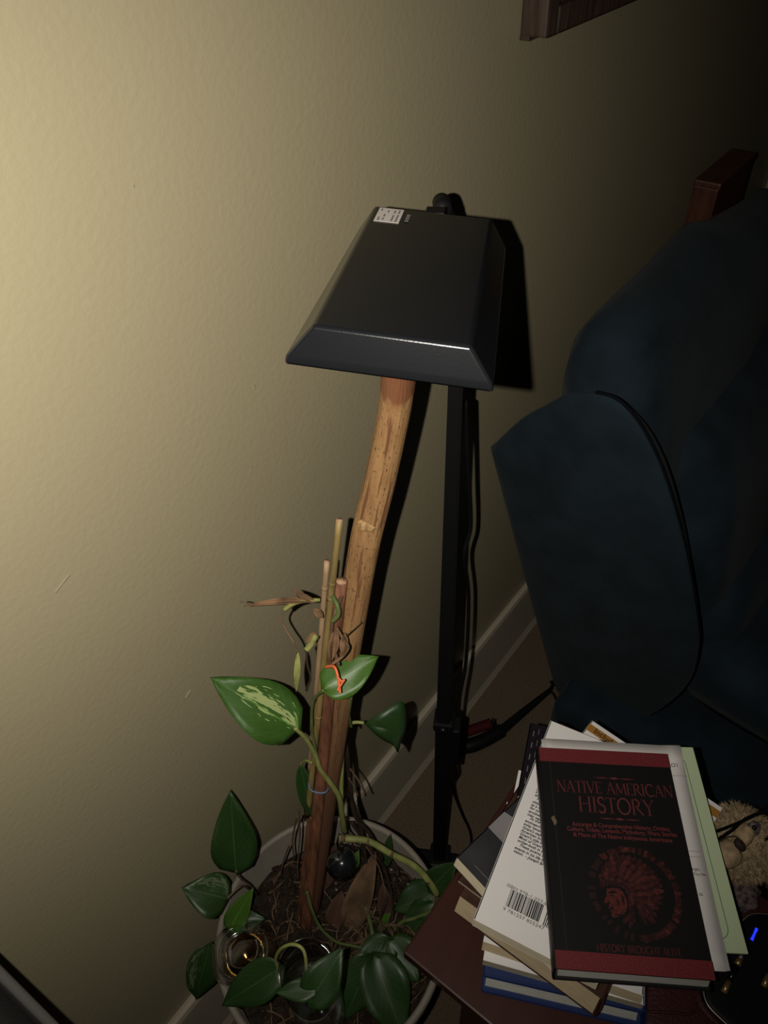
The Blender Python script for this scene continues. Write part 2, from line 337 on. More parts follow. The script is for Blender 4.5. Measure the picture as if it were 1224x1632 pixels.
# a small roman capital alphabet built from pen strokes: (advance, [(polyline, width), ...])
def arc(cx, cy, rx, ry, a0, a1, n=10): return [(cx+rx*math.cos(math.radians(a0+(a1-a0)*i/n)), cy+ry*math.sin(math.radians(a0+(a1-a0)*i/n))) for i in range(n+1)]
TK, TN = 0.085, 0.032
def sf(x, y, w=0.20): return ([(x-w/2, y), (x+w/2, y)], 0.035)
ROMAN = {
 'N': (0.82, [([(0.12, 0), (0.12, 1)], TN), ([(0.10, 1), (0.70, 0)], TK), ([(0.70, 0), (0.70, 1)], TN), sf(.12, .02), sf(.08, .98, .16), sf(.70, .98)]),
 'A': (0.80, [([(0.08, 0), (0.40, 1)], TN), ([(0.40, 1), (0.72, 0)], TK), ([(0.2, .36), (0.6, .36)], TN), sf(.08, .02), sf(.72, .02, .22)]),
 'T': (0.66, [([(0.33, 0), (0.33, 1)], TK), ([(0.03, .97), (0.63, .97)], TN), ([(.04, .86), (.04, 1)], .035), ([(.62, .86), (.62, 1)], .035), sf(.33, .02, .26)]),
 'I': (0.34, [([(0.17, 0), (0.17, 1)], TK), sf(.17, .02, .26), sf(.17, .98, .26)]),
 'V': (0.78, [([(0.08, 1), (0.40, 0)], TK), ([(0.40, 0), (0.70, 1)], TN), sf(.08, .98, .22), sf(.70, .98)]),
 'E': (0.58, [([(0.13, 0), (0.13, 1)], TK), ([(.1, .97), (.5, .97)], TN), ([(.1, .52), (.44, .52)], TN), ([(.1, .03), (.53, .03)], TN), ([(.5, .84), (.5, .98)], .035), ([(.53, .02), (.54, .17)], .035), sf(.12, .02), sf(.12, .98)]),
 'M': (0.98, [([(0.10, 0), (0.16, 1)], TN), ([(0.16, 1), (0.49, 0.08)], TK), ([(0.49, .08), (0.82, 1)], TN), ([(0.82, 1), (0.88, 0)], TK), sf(.10, .02), sf(.88, .02, .22)]),
 'R': (0.70, [([(0.13, 0), (0.13, 1)], TK), (arc(.26, .74, .25, .24, 90, -90), 0.09), ([(.1, .98), (.27, .98)], TN), ([(.13, .5), (.27, .5)], TN), ([(.30, .5), (.68, .02)], TK), sf(.13, .02)]),
 'C': (0.78, [(arc(.45, .5, .38, .49, 50, 310, 14), 0.09), ([(.70, .76), (.70, .96)], .04), ([(.70, .06), (.70, .2)], .03)]),
 'H': (0.82, [([(0.13, 0), (0.13, 1)], TK), ([(0.69, 0), (0.69, 1)], TK), ([(.13, .52), (.69, .52)], TN), sf(.13, .02), sf(.13, .98), sf(.69, .02), sf(.69, .98)]),
 'S': (0.54, [(arc(.27, .75, .19, .235, 40, 250, 9)[:-1]+arc(.27, .26, .20, .245, 90, -140, 9), 0.095), ([(.43, .80), (.43, .97)], .035), ([(.09, .03), (.09, .22)], .035)]),
 'O': (0.88, [(arc(.44, .5, .37, .49, 0, 360, 20), 0.09)]),
 'Y': (0.74, [([(0.08, 1), (0.37, .48)], TK), ([(0.37, .48), (0.66, 1)], TN), ([(.37, 0), (.37, .5)], TK), sf(.08, .98, .22), sf(.66, .98), sf(.37, .02, .26)]),
 'B': (0.62, [([(0.13, 0), (0.13, 1)], TK), (arc(.26, .76, .20, .22, 90, -90), .09), (arc(.26, .27, .26, .255, 90, -90), .09), ([(.1, .98), (.27, .98)], TN), ([(.1, .53), (.27, .53)], TN), ([(.1, .02), (.27, .02)], TN)]),
 'U': (0.78, [([(0.13, 1), (.13, .35)]+arc(.38, .32, .25, .31, 180, 360)+[(.63, 1)], .085), sf(.13, .98), sf(.63, .98)]),
 'G': (0.84, [(arc(.45, .5, .38, .49, 50, 310, 14), 0.09), ([(.71, .05), (.71, .42)], TK), sf(.70, .43), ([(.70, .78), (.70, .96)], .04)]),
 'L': (0.58, [([(0.13, 0), (0.13, 1)], TK), ([(.1, .03), (.54, .03)], TN), ([(.54, .02), (.55, .18)], .035), sf(.12, .02), sf(.12, .98)]),
 ' ': (0.36, [])}
def roman(name, s, height, length, mtx, m, parent):
    tot = sum(ROMAN[c][0] for c in s); kx = length/tot; x = 0; vs = []; fs = []
    for c in s:
        adv, strokes = ROMAN[c]
        for line, wd in strokes:
            pts = [V((x+a)*kx, b*height, 0) for a, b in line]; h = wd*height/2; n = len(pts); b0 = len(vs)
            for i, p in enumerate(pts):
                d = (pts[min(i+1, n-1)]-pts[max(i-1, 0)]).normalized(); q = V(-d.y, d.x, 0)*h
                vs += [mtx @ (p+q), mtx @ (p-q)]
            fs += [(b0+2*i, b0+2*i+1, b0+2*i+3, b0+2*i+2) for i in range(n-1)]
        x += adv
    return mesh(name, vs, fs, m, parent)

def book(name, label, group, o, ux, w, h, z0, z1, cover, pages, cat='book', hard=True, spine='left', board=0.0022, over=0.003, shear=0.0):
    """o: near-left corner (x,y); ux: direction of the width; length runs at right angles to it"""
    x = V(ux[0], ux[1], 0).normalized(); y = V(-x.y, x.x, 0)
    mt = frame_m4((o[0], o[1], z0), x, y, (0, 0, 1)); t = z1-z0
    if shear:   # a leaning pile: the lower boards have slid towards the near end
        k = Matrix.Identity(4); k[1][2] = shear/t; k[1][3] = -shear; mt = mt @ k
    e = thing(name, (o[0], o[1], z0), label, cat, group)
    if not hard: board, over = 0.0005, 0.0
    box('cover_back', (0, 0, 0), (w, h, board), cover, e, mt, bevel=board*0.3, seg=1)
    box('cover_front', (0, 0, t-board), (w, h, t), cover, e, mt, bevel=board*0.3, seg=1)
    il, ir = (board, over) if spine == 'left' else (over, board)
    b = bmesh.new(); nx = 5
    box_bm(b, (il, over, board), (w-ir, h-over, t-board), mt); from_bm('page_block', b, pages, e)
    s = (-0.0004, 0.0016) if spine == 'left' else (w-0.0016, w+0.0004)
    if hard:   # rounded spine
        xs = 0 if spine == 'left' else w; sg = -1 if spine == 'left' else 1
        vs = []; fs = []; K = 8
        for yy in (0, h):
            for k in range(K+1):
                a = -math.pi/2+math.pi*k/K; vs.append(mt @ V(xs+sg*0.0035*math.cos(a), yy, t/2+t/2*math.sin(a)))
            for k in range(K+1):
                a = math.pi/2-math.pi*k/K; vs.append(mt @ V(xs-sg*0.0006+sg*0.0025*math.cos(a), yy, t/2+(t/2-0.0012)*math.sin(a)))
        n2 = 2*(K+1)
        for k in range(n2): fs.append((k, (k+1) % n2, n2+(k+1) % n2, n2+k))
        fs += [tuple(range(n2))[::-1], tuple(range(n2, 2*n2))]
        mesh('spine', vs, fs, cover, e)
    else:
        box('spine', (s[0], 0, 0), (s[1], h, t), cover, e, mt, bevel=0.0004, seg=1)
    return e, mt

# ------------------------------------------------------------------ setting
YW = 0.4343
def struct(o): o['kind'] = 'structure'; return o
struct(box('wall_left', (-0.9, YW, -0.02), (3.4, YW+0.1, 2.5), wall_m))
struct(box('floor', (-0.9, -1.6, -0.1), (3.4, YW+0.1, 0.0), floor_m))
prof = [(0.0, 0), (0.0, 0.178), (-0.005, 0.180), (-0.0095, 0.177), (-0.012, 0.168), (-0.012, 0.10), (-0.013, 0.02), (-0.017, 0.006), (-0.019, 0.0)]
vs = []; fs = []
for X in (-0.9, 3.4): vs += [(X, YW+a, b) for a, b in prof]
n = len(prof); fs = [(k, (k+1) % n, n+(k+1) % n, n+k) for k in range(n)]
struct(mesh('baseboard_left', vs, fs, trim_m, None))
for k, (a, b, wd) in enumerate((((0.1283, 0.4341, 0.9772), (0.1433, 0.4341, 0.9836), 0.0009), ((0.3555, 0.4341, 1.0381), (0.3554, 0.4341, 1.0342), 0.0011), ((0.1926, 0.4341, 0.7497), (0.2005, 0.4341, 0.7536), 0.0010), ((0.2882, 0.4341, 1.2290), (0.2881, 0.4341, 1.2274), 0.0007), ((0.3348, 0.4341, 0.9607), (0.3340, 0.4341, 0.9536), 0.0007))):
    o = tube('scuff', [V(a), V(a).lerp(V(b), .5)+V(0.0006, 0, 0.0004), V(b)], wd, mat('wall scuff', (0.22, 0.19, 0.12) , 0.6), bpy.data.objects['wall_left'], seg=6)
cz = (2.1409, 0.4343, 0.6348)
bm = bmesh.new(); box_bm(bm, (cz[0]-0.01, YW-0.018, 0), (cz[0]+0.08, YW, 2.1), bevel=0.004); box_bm(bm, (cz[0]+0.015, YW-0.026, 0), (cz[0]+0.055, YW-0.017, 2.1), bevel=0.004)
struct(from_bm('trim_1', bm, trim_m))

# ------------------------------------------------------------------ framed picture on the wall
bx, fz, dp = 0.782, 1.2257, 0.031
fr = thing('framed_picture', (bx, YW, fz), 'walnut framed picture with brown painting hanging high on the beige wall', 'picture')
W, Hh = 0.62, 0.62
def rail(name, a, b, c, d, ax):
    box(name, a, b, frame_m, fr, bevel=0.0025)
rail('frame_stile', (bx, YW-dp, fz), (bx+0.024, YW-0.001, fz+Hh), 0, 0, 0)
rail('frame_stile', (bx+W-0.024, YW-dp, fz), (bx+W, YW-0.001, fz+Hh), 0, 0, 0)
rail('frame_rail', (bx+0.024, YW-dp, fz), (bx+W-0.024, YW-0.001, fz+0.024), 0, 0, 0)
rail('frame_rail', (bx+0.024, YW-dp, fz+Hh-0.024), (bx+W-0.024, YW-0.001, fz+Hh), 0, 0, 0)
box('backing_lip', (bx-0.0, YW-0.012, fz-0.004), (bx+W, YW-0.001, fz+0.001), frame_m, fr, bevel=0.001)
tag(box('mat_edge', (bx+0.022, YW-dp+0.004, fz+0.022), (bx+0.0265, YW-dp+0.007, fz+Hh-0.022), mat_w, fr), 'pale mat edge')
tag(box('painting', (bx+0.024, YW-dp+0.010, fz+0.024), (bx+W-0.024, YW-dp+0.014, fz+Hh-0.024), canvas_m, fr), 'dark brown painted canvas')

# ------------------------------------------------------------------ floor lamp
lx, ly = 0.452, 0.2865
lamp = thing('floor_lamp', (lx, ly, 0), 'black floor lamp with shallow rectangular head on a slim straight pole', 'lamp')
ang = math.atan2(-0.475, -0.878)
mtl = Matrix.Translation((lx, ly, 0)) @ Matrix.Rotation(ang, 4, 'Z')
box('base_plate', (-0.022, -0.05, 0.0), (0.15, 0.05, 0.016), black_mt, lamp, mtl, bevel=0.006)
box('base_socket', (-0.022, -0.018, 0.014), (0.022, 0.018, 0.05), black_mt, lamp, mtl, bevel=0.005)
def pole_seg(name, z0, z1, w0, w1):
    vs = [mtl @ V(sx*w*0.5, sy*w*0.5, z) for z, w in ((z0, w0), (z1, w1)) for sx, sy in ((-1, -1), (1, -1), (1, 1), (-1, 1))]
    bm = bmesh.new(); q = [bm.verts.new(v) for v in vs]
    for f in ((0, 3, 2, 1), (4, 5, 6, 7), (0, 1, 5, 4), (1, 2, 6, 5), (2, 3, 7, 6), (3, 0, 4, 7)): bm.faces.new([q[i] for i in f])
    bmesh.ops.bevel(bm, geom=[e for e in bm.edges if abs((e.verts[0].co-e.verts[1].co).z) > 0.1], offset=0.002, segments=2, affect='EDGES')
    return from_bm(name, bm, black_mt, lamp)
pole_seg('lower_pole', 0.03, 0.50, 0.0225, 0.0225)
pole_seg('upper_pole', 0.50, 1.150, 0.0205, 0.0110)
box('pole_joint', (-0.014, -0.014, 0.492), (0.014, 0.014, 0.508), black_pl, lamp, mtl, bevel=0.003)
tube('joint_screw', [mtl @ V(0.012, 0.0, 0.50), mtl @ V(0.018, 0.0, 0.50)], 0.005, black_pl, lamp, seg=12, n=1)
box('cord_box', (-0.013, 0.011, 0.405), (0.013, 0.023, 0.495), black_mt, lamp, mtl, bevel=0.003)
# head: inner top panel and outer rim, from the measured frustum
ctr = V(0.344, 0.2496, 1.4-0.18*1.1075); hu = V(-0.452, 0.889, 0.079).normalized(); hv = V(-0.881, -0.469, 0.055); hn = hu.cross(hv).normalized()
s18 = 0.18
IN = [V(2.26, 1.829, -1.118)*s18+V(0, 0, 1.4), V(2.466, 1.424, -1.154)*s18+V(0, 0, 1.4), V(1.564, .944, -1.097)*s18+V(0, 0, 1.4), V(1.358, 1.349, -1.061)*s18+V(0, 0, 1.4)]
OUT = [V(2.292, 1.951, -1.254)*0.183+V(0, 0, 1.4), V(2.559, 1.408, -1.293)*0.183+V(0, 0, 1.4), V(1.537, .85, -1.179)*0.183+V(0, 0, 1.4), V(1.27, 1.394, -1.139)*0.183+V(0, 0, 1.4)]
LIP = [p-V(0, 0, 0.0035) for p in OUT]
bm = bmesh.new(); rows = [[bm.verts.new(p) for p in r] for r in (IN, OUT, LIP)]
bm.faces.new(rows[0])
for a, b in ((0, 1), (1, 2)):
    for k in range(4): bm.faces.new((rows[a][k], rows[b][k], rows[b][(k+1) % 4], rows[a][(k+1) % 4]))
inn = [bm.verts.new(OUT[k].lerp(sum(OUT, V(0, 0, 0))/4, 0.06)-V(0, 0, 0.0035)) for k in range(4)]
ceil_ = [bm.verts.new(IN[k].lerp(sum(IN, V(0, 0, 0))/4, 0.03)-V(0, 0, 0.003)) for k in range(4)]
for k in range(4):
    bm.faces.new((rows[2][k], inn[k], inn[(k+1) % 4], rows[2][(k+1) % 4])); bm.faces.new((inn[k], ceil_[k], ceil_[(k+1) % 4], inn[(k+1) % 4]))
bm.faces.new(ceil_[::-1])
bmesh.ops.recalc_face_normals(bm, faces=bm.faces[:])
ed = [e for e in bm.edges if any(v in rows[0]+rows[1] for v in e.verts) and all(v in rows[0]+rows[1]+rows[2] for v in e.verts)]
bmesh.ops.bevel(bm, geom=ed, offset=0.0022, segments=4, affect='EDGES', profile=0.5)
head = from_bm('lamp_head', bm, black_pl, lamp)
for p in head.data.polygons: p.use_smooth = True
md = head.modifiers.new('n', 'WEIGHTED_NORMAL'); md.keep_sharp = False
tube('mould_mark', [V((0.3619, 0.2501, 1.1956))+V(0,0,-0.0012), V((0.3619, 0.2501, 1.1956))+V(0,0,0.0006)], 0.0016, black_pl, lamp, seg=14, n=1)
cO = sum(OUT, V(0, 0, 0))/4
dif = [cO+(p-cO)*0.86-V(0, 0, 0.0005) for p in OUT]
mesh('diffuser', dif+[p+V(0, 0, 0.002) for p in dif], [(0, 1, 2, 3), (4, 7, 6, 5), (0, 4, 5, 1), (1, 5, 6, 2), (2, 6, 7, 3), (3, 7, 4, 0)], lampwhite, lamp)
# sticker and print on the back-left corner of the head
ax_r = (IN[1]-IN[0]).normalized(); ax_f = (IN[3]-IN[0]).normalized(); nrm = ax_f.cross(ax_r).normalized()
if nrm.z < 0: nrm = -nrm
mh = frame_m4(IN[0]+nrm*0.0002, ax_f, nrm.cross(ax_f), nrm)
wv = (IN[1]-IN[0]).length
sg = 1 if (mh.inverted() @ IN[1]).y > 0 else -1
st = box('sticker', (0.004, sg*0.004 if sg > 0 else -0.021, 0), (0.030, 0.021 if sg > 0 else -0.004, 0.0002), sticker_m, head, mh); tag(st, 'white rating sticker with small dark print')
pr = []
for (x0, x1, y) in ((.006, .013, .0185), (.015, .029, .0185), (.007, .013, .0155), (.016, .028, .0155), (.008, .012, .011), (.016, .021, .0095), (.023, .027, .0095), (.022, .029, .0065), (.006, .010, .0062)):
    pr.append(([(x0, sg*(y-.0006)), (x1, sg*(y-.0006)), (x1, sg*(y+.0006)), (x0, sg*(y+.0006))][::sg], 0))
poly_flat('sticker_print', pr, mh, [ink_soft], head, 0.0003)
pr = [([(x0, sg*(y-.0012)), (x1, sg*(y-.0012)), (x1, sg*(y+.0012)), (x0, sg*(y+.0012))][::sg], 0) for (x0, x1, y) in ((.012, .0165, .0255), (.0175, .0215, .0255), (.0225, .026, .0255))]
tag(poly_flat('head_marking', pr, mh, [ink_soft], head, 0.0002), 'small pale marking')
# hinge behind the head
hp = (0.4710, 0.3160, 1.1810)
tube('hinge', [V(hp)+V(-0.008, -0.006, -0.001), V(hp)+V(0.006, 0.005, -0.001)], 0.0070, black_mt, lamp, seg=20, n=1)
tube('hinge_arm', [V(hp), V(hp)+V(0.005, -0.004, -0.015), V(lx, ly, 1.145)], 0.0055, black_mt, lamp, seg=10)
box('hinge_tab', (-0.006, -0.007, -0.003), (0.006, 0.007, 0.001), black_mt, lamp, Matrix.Translation(V((0.4402, 0.3012, 1.1897))) @ Matrix.Rotation(ang, 4, 'Z'), bevel=0.001)
tube('power_cord', [(0.4902, 0.3000, 0.9960), (0.5212, 0.3100, 0.8762), (0.5401, 0.3150, 0.7820), (0.5208, 0.3100, 0.7533), (0.5459, 0.3150, 0.6504), (0.5414, 0.3100, 0.5202), (0.5165, 0.3020, 0.4626), (0.5008, 0.2950, 0.4046)], 0.0026, cord_m, lamp)
tube('power_cord', [(0.4924, 0.2950, 0.3327), (0.5142, 0.2980, 0.2401), (0.4947, 0.2950, 0.2425), (0.5369, 0.3107, 0.1000), (0.5418, 0.2949, 0.0350), (0.5362, 0.2748, 0.0080), (0.5178, 0.2602, 0.0060), (0.4916, 0.2556, 0.0060), (0.4668, 0.2556, 0.0060)], 0.0026, cord_m, lamp)

# ------------------------------------------------------------------ black and red tool on the carpet
tl = thing('reacher_tool', (0.6987, 0.3620, 0.0000), 'black reaching tool with red grip lying on brown carpet beside the lamp pole', 'tool')
tube('shaft', [(0.7310, 0.3376, 0.0120), (0.8224, 0.3164, 0.0120), (0.8941, 0.2989, 0.0120)], lambda t: 0.011-0.006*t, black_mt, tl, seg=10)
tube('handle', [(0.6578, 0.3909, 0.0160), (0.6797, 0.3658, 0.0160), (0.7103, 0.3476, 0.0160), (0.7473, 0.3327, 0.0140)], lambda t: 0.016-0.002*t, black_mt, tl, seg=12)
tag(tube('trigger', [(0.6833, 0.4045, 0.0100), (0.7113, 0.3858, 0.0100), (0.7494, 0.3608, 0.0100)], 0.011, red_tool, tl, seg=10), 'red grip')
tube('hook', [(0.7474, 0.3491, 0.0120), (0.7504, 0.3547, 0.0220), (0.7552, 0.3564, 0.0260)], 0.005, black_mt, tl, seg=8)
tube('claw', [(0.8897, 0.2995, 0.0120), (0.9063, 0.3012, 0.0140), (0.9110, 0.3082, 0.0140)], 0.004, black_mt, tl, seg=8)
tube('claw', [(0.8905, 0.2985, 0.0120), (0.8882, 0.2880, 0.0100), (0.8802, 0.2775, 0.0080)], 0.003, black_mt, tl, seg=8)

# ------------------------------------------------------------------ recliner
rc = thing('recliner', (1.15, 0.1, 0), 'overstuffed navy blue suede recliner beside the end table, against the wall', 'armchair')
def plane_pts(L): return [V(p) for p in L]
pillow('side_panel', [(0.7717, 0.4228, 0.7018), (0.7555, 0.3717, 0.7841), (0.7468, 0.3339, 0.8285), (0.7405, 0.3038, 0.8605), (0.7367, 0.2671, 0.8796), (0.7369, 0.2348, 0.8786), (0.7439, 0.1990, 0.8431), (0.7579, 0.1608, 0.7718), (0.7814, 0.1161, 0.6527), (0.8078, 0.0770, 0.5190), (0.8237, 0.0593, 0.4382), (0.8469, 0.0535, 0.3206), (0.8733, 0.0768, 0.1864), (0.8942, 0.1119, 0.0800), (0.9112, 0.1634, -0.0063), (0.9177, 0.2259, -0.0388), (0.9152, 0.2822, -0.0263), (0.8773, 0.3241, 0.1658), (0.8336, 0.3659, 0.3881), (0.7937, 0.4025, 0.5903)],
       (-0.97, -0.02, -0.18), 0.014, 0.10, navy_f, rc, power=3.0, n=3, taper=True)
tube('welt', [(0.7367, 0.2671, 0.8796), (0.7369, 0.2348, 0.8786), (0.7439, 0.1990, 0.8431), (0.7579, 0.1608, 0.7718), (0.7814, 0.1161, 0.6527), (0.8078, 0.0770, 0.5190), (0.8237, 0.0593, 0.4382), (0.8469, 0.0535, 0.3206), (0.8733, 0.0768, 0.1864), (0.8942, 0.1119, 0.0800), (0.9112, 0.1634, -0.0063)], 0.0022, navy_f2, rc)
tube('stitch_line', [(0.7700, 0.3237, 0.7105), (0.7843, 0.3135, 0.6381), (0.8013, 0.2987, 0.5520), (0.8239, 0.2813, 0.4369), (0.8439, 0.2641, 0.3356)], 0.0016, navy_f2, rc)
def sausage(name, x0, x1, yc, zc, ry, rz, m, endr=0.10, endf=None, p=2.4, tilt=0.0, nx=22, seg=40, sag=0.0, amp=0.012):
    vs = []; fs = []
    for i in range(nx+1):
        u = i/nx; X = x0+(x1-x0)*u; er = endr if u < .5 or endf is None else endf; e = X-x0 if u < .5 else x1-X; k = 1.0 if e >= er else max(0.02, (1-(1-e/er)**2.2))**(1/2.2)
        for j in range(seg):
            a = 2*math.pi*j/seg; c, s = math.cos(a), math.sin(a)
            yy = ry*k*math.copysign(abs(c)**(2/p), c); zz = rz*k*math.copysign(abs(s)**(2/p), s)
            q = V(X, yc+yy+tilt*zz, zc+zz-sag*math.sin(math.pi*u)); q += V(0, 1, 1)*amp*noise.noise(q*6); vs.append(q)
    for i in range(nx):
        for j in range(seg): fs.append((i*seg+j, i*seg+(j+1) % seg, (i+1)*seg+(j+1) % seg, (i+1)*seg+j))
    fs += [tuple(range(seg))[::-1], tuple(nx*seg+j for j in range(seg))]
    return mesh(name, vs, fs, m, rc, True)
sausage('head_cushion', 0.775, 1.72, 0.270, 0.725, 0.080, 0.185, navy_f, 0.12, 0.72, 2.6, 0.2, seg=48)
sausage('back_cushion', 0.87, 1.55, 0.170, 0.52, 0.10, 0.20, navy_f, 0.08, None, 2.6, 0.2)
sausage('lumbar_cushion', 0.89, 1.55, 0.110, 0.335, 0.10, 0.13, navy_f, 0.08, None, 2.6, 0.0)
box('base_frame', (0.94, -0.42, 0.02), (1.55, 0.30, 0.30), navy_f, rc, bevel=0.03, seg=4, smooth=True)
box('front_skirt', (0.80, -0.50, 0.01), (1.50, 0.262, 0.12), navy_f, rc, bevel=0.03, seg=4, smooth=True)
sausage('seat_cushion', 0.84, 1.50, -0.18, 0.30, 0.27, 0.075, navy_f, 0.06, None, 3.2, 0.0)
box('far_arm', (1.50, -0.42, 0.02), (1.70, 0.28, 0.62), navy_f, rc, bevel=0.07, seg=5, smooth=True)

# ------------------------------------------------------------------ cabinet behind the recliner
cb = thing('cabinet', (1.30, 0.33, 0), 'narrow reddish wooden cabinet rising behind the recliner, against the wall', 'cabinet')
p0 = V((1.4380, 0.4000, 0.8904)); p1 = V(1.4380, 0.3684, 0.8908); zt = p0.z
box('body', (p0.x, p1.y, 0), (p0.x+0.19, 0.4143, zt-0.012), oak_m, cb, bevel=0.002)
box('top', (p0.x-0.003, p1.y-0.003, zt-0.012), (p0.x+0.194, 0.4143, zt), oak_m, cb, bevel=0.003)

# ------------------------------------------------------------------ curtain at the near end of the wall
ct = thing('curtain', (-0.15, 0.3, 0.0), 'dark grey curtain edge with paler rounded hem, beside the bare wall', 'curtain')
e0 = V((-0.0545, 0.3275, 0.8493)); e1 = V((-0.0555, 0.2873, 0.7780)); dd = (e0-e1).normalized()
top = e1+dd*1.2; bot = e1-dd*0.5
vs = []; fs = []; K = 40
for q in (bot, top):
    for k in range(K+1):
        u = k/K; vs.append(q+V(-0.30*u, 0.035*math.sin(u*22)+0.02*u, 0))
    for k in range(K+1):
        u = 1-k/K; vs.append(q+V(-0.30*u, 0.035*math.sin(u*22)+0.02*u+0.004, 0))
n2 = 2*(K+1)
for k in range(n2): fs.append((k, (k+1) % n2, n2+(k+1) % n2, n2+k))
mesh('panel', vs, fs, curtain_m, ct, True)
tube('hem', [bot+V(0, 0.002, 0), e1+V(0, 0.002, 0), top+V(0, 0.002, 0)], 0.0036, mat('paler curtain hem', (0.085, 0.08, 0.075), 0.85, 0.1), ct, seg=12)

# ------------------------------------------------------------------ end table
TZ = 0.405
tb = thing('end_table', (0.5, -0.15, 0), 'dark red-brown end table with square corner carrying the pile of books', 'table')
tx0, tx1, ty0, ty1 = 0.213, 0.53, -0.42, 0.182
box('tabletop', (tx0, ty0, TZ-0.022), (tx1, ty1, TZ), table_m, tb, bevel=0.0025)
box('apron', (tx0+0.05, ty0+0.03, TZ-0.09), (tx0+0.068, ty1-0.06, TZ-0.022), table_m, tb)
box('apron', (tx0+0.068, ty1-0.078, TZ-0.09), (tx1-0.03, ty1-0.06, TZ-0.022), table_m, tb)
for sx in (tx0+0.05, tx1-0.06):
    for sy in (ty0+0.02, ty1-0.10): box('leg', (sx, sy, 0), (sx+0.04, sy+0.04, TZ-0.022), table_m, tb, bevel=0.003)

# ------------------------------------------------------------------ books, bottom to top
G = 'pile of books on the end table'
e, mt = book('book', 'navy blue hardcover with grey page edges at the bottom of the pile', G, (0.2445, 0.0909), (0.076, -0.161), 0.178, 0.195, 0.405, 0.431, blue_cv, pages_g, spine='right', board=0.006, over=0.004, shear=0.013)
e, mt = book('book', 'thick cream paperback lying directly on the navy blue hardcover', G, (0.2519, 0.0966), (0.068, -0.163), 0.176, 0.19, 0.4312, 0.448, cover_w, pages_m, hard=False, spine='right')
e, mt = book('book', 'white paperback with tan page edges, under the diagonal tan-paged book', G, (0.2652, 0.1056), (0.058, -0.165), 0.176, 0.217, 0.4482, 0.459, cover_w, pages_t, hard=False, spine='right', shear=0.006)
e, mt = book('book', 'thick brown book with rounded tan page block, lying across the white paperback', G, (0.2834, 0.1500), (0.02, -1), 0.176, 0.215, 0.4592, 0.4838, brown_cv, pages_t, spine='right', board=0.002, over=0.0006, shear=0.0135)
e, mt = book('magazine', 'brown covered magazine with a cream and yellow border, mostly covered', G, (0.2938, 0.1606), (0.0, -1), 0.172, 0.254, 0.484, 0.4895, brown_cv, pages_m, cat='magazine', hard=False)
pb = []
def ring(x0, y0, x1, y1, t): return [[(x0, y0), (x1, y0), (x1, y0+t), (x0, y0+t)], [(x0, y1-t), (x1, y1-t), (x1, y1), (x0, y1)], [(x0, y0+t), (x0+t, y0+t), (x0+t, y1-t), (x0, y1-t)], [(x1-t, y0+t), (x1, y0+t), (x1, y1-t), (x1-t, y1-t)]]
for q in ring(0.020, 0.016, 0.155, 0.240, 0.0025): pb.append((q, 0))
pb.append(([(0.027, 0.023), (0.148, 0.023), (0.148, 0.233), (0.027, 0.233)], 1))
poly_flat('cover_border', pb, mt, [cream_p, yellow_p], e, 0.0056)
e, mt = book('book', 'white book with an orange stripe across its cover, corner sticking out behind', G, (0.358, 0.146), (-0.09, -1), 0.182, 0.215, 0.4898, 0.4956, cover_w, pages_m, hard=False)
sa = [(0.0, 0.198), (0.182, 0.198), (0.182, 0.209), (0.0, 0.209)]
poly_flat('orange_stripe', [(sa, 0)], mt, [orange_p], e, 0.0060)
text('stripe_lettering', 'Includes the', 0.011, mt @ Matrix.Translation((0.010, 0.2005, 0.0062)), ink, e, bold=0.0001)
text('cover_lettering', 'A', 0.006, mt @ Matrix.Translation((0.060, 0.186, 0.0060)) , ink_soft, e)
e, mt = book('book', 'dark paperback spine with pale marks behind the grey photo cover', G, (0.4158, 0.1533), (0.35, -0.94), 0.13, 0.105, 0.4958, 0.506, mat('dark plum cover', (0.014, 0.011, 0.016), 0.3, 0.4), pages_m, hard=False)
pp = []
for k in range(5): pp.append(([(0.006, 0.018+k*0.017), (0.0072, 0.018+k*0.017), (0.0072, 0.026+k*0.017), (0.006, 0.026+k*0.017)], 0)); pp.append(([(0.0125, 0.022+k*0.017), (0.0132, 0.022+k*0.017), (0.0132, 0.031+k*0.017), (0.0125, 0.031+k*0.017)], 0))
poly_flat('spine_print', pp, mt, [ink_soft], e, 0.0103)
e, mt = book('book', 'paperback with dark grey cloud photo cover and cream page edges at front', G, (0.3050, 0.1698), (-0.20, -0.98), 0.15, 0.225, 0.5062, 0.518, photo_cv, pages_m, hard=False, shear=0.006)
cl = []
for k in range(9):
    cl.append(([(0.0+0.0003*k, 0.055), (0.15, 0.055), (0.15, 0.078+0.001*k), (0.06, 0.085), (0.0, 0.072)], 1 if k % 2 else 1))
poly_flat('cover_photo', [([(0.0005, 0.052), (0.1495, 0.048), (0.1495, 0.085), (0.055, 0.092), (0.0005, 0.080)], 0)], mt, [photo_gr], e, 0.0122)
tube('cover_swirl', [mt @ V(*p) for p in ((0.052, 0.066, 0.0122), (0.046, 0.060, 0.0122), (0.040, 0.060, 0.0122), (0.036, 0.055, 0.0122), (0.034, 0.050, 0.0122))], 0.0007, mat('pale print', (0.45, 0.44, 0.44), 0.5), e, seg=5)
for q in ([(0.020, 0.008), (0.060, 0.008), (0.060, 0.0088), (0.020, 0.0088)], [(0.030, 0.037), (0.0318, 0.037), (0.0318, 0.0445), (0.030, 0.0445)], [(0.034, 0.036), (0.0352, 0.036), (0.0352, 0.0400), (0.034, 0.0400)], [(0.066, 0.012), (0.070, 0.012), (0.074, 0.020), (0.071, 0.020)]): poly_flat('cover_print', [(q, 0)], mt, [ink_soft], e, 0.0123)

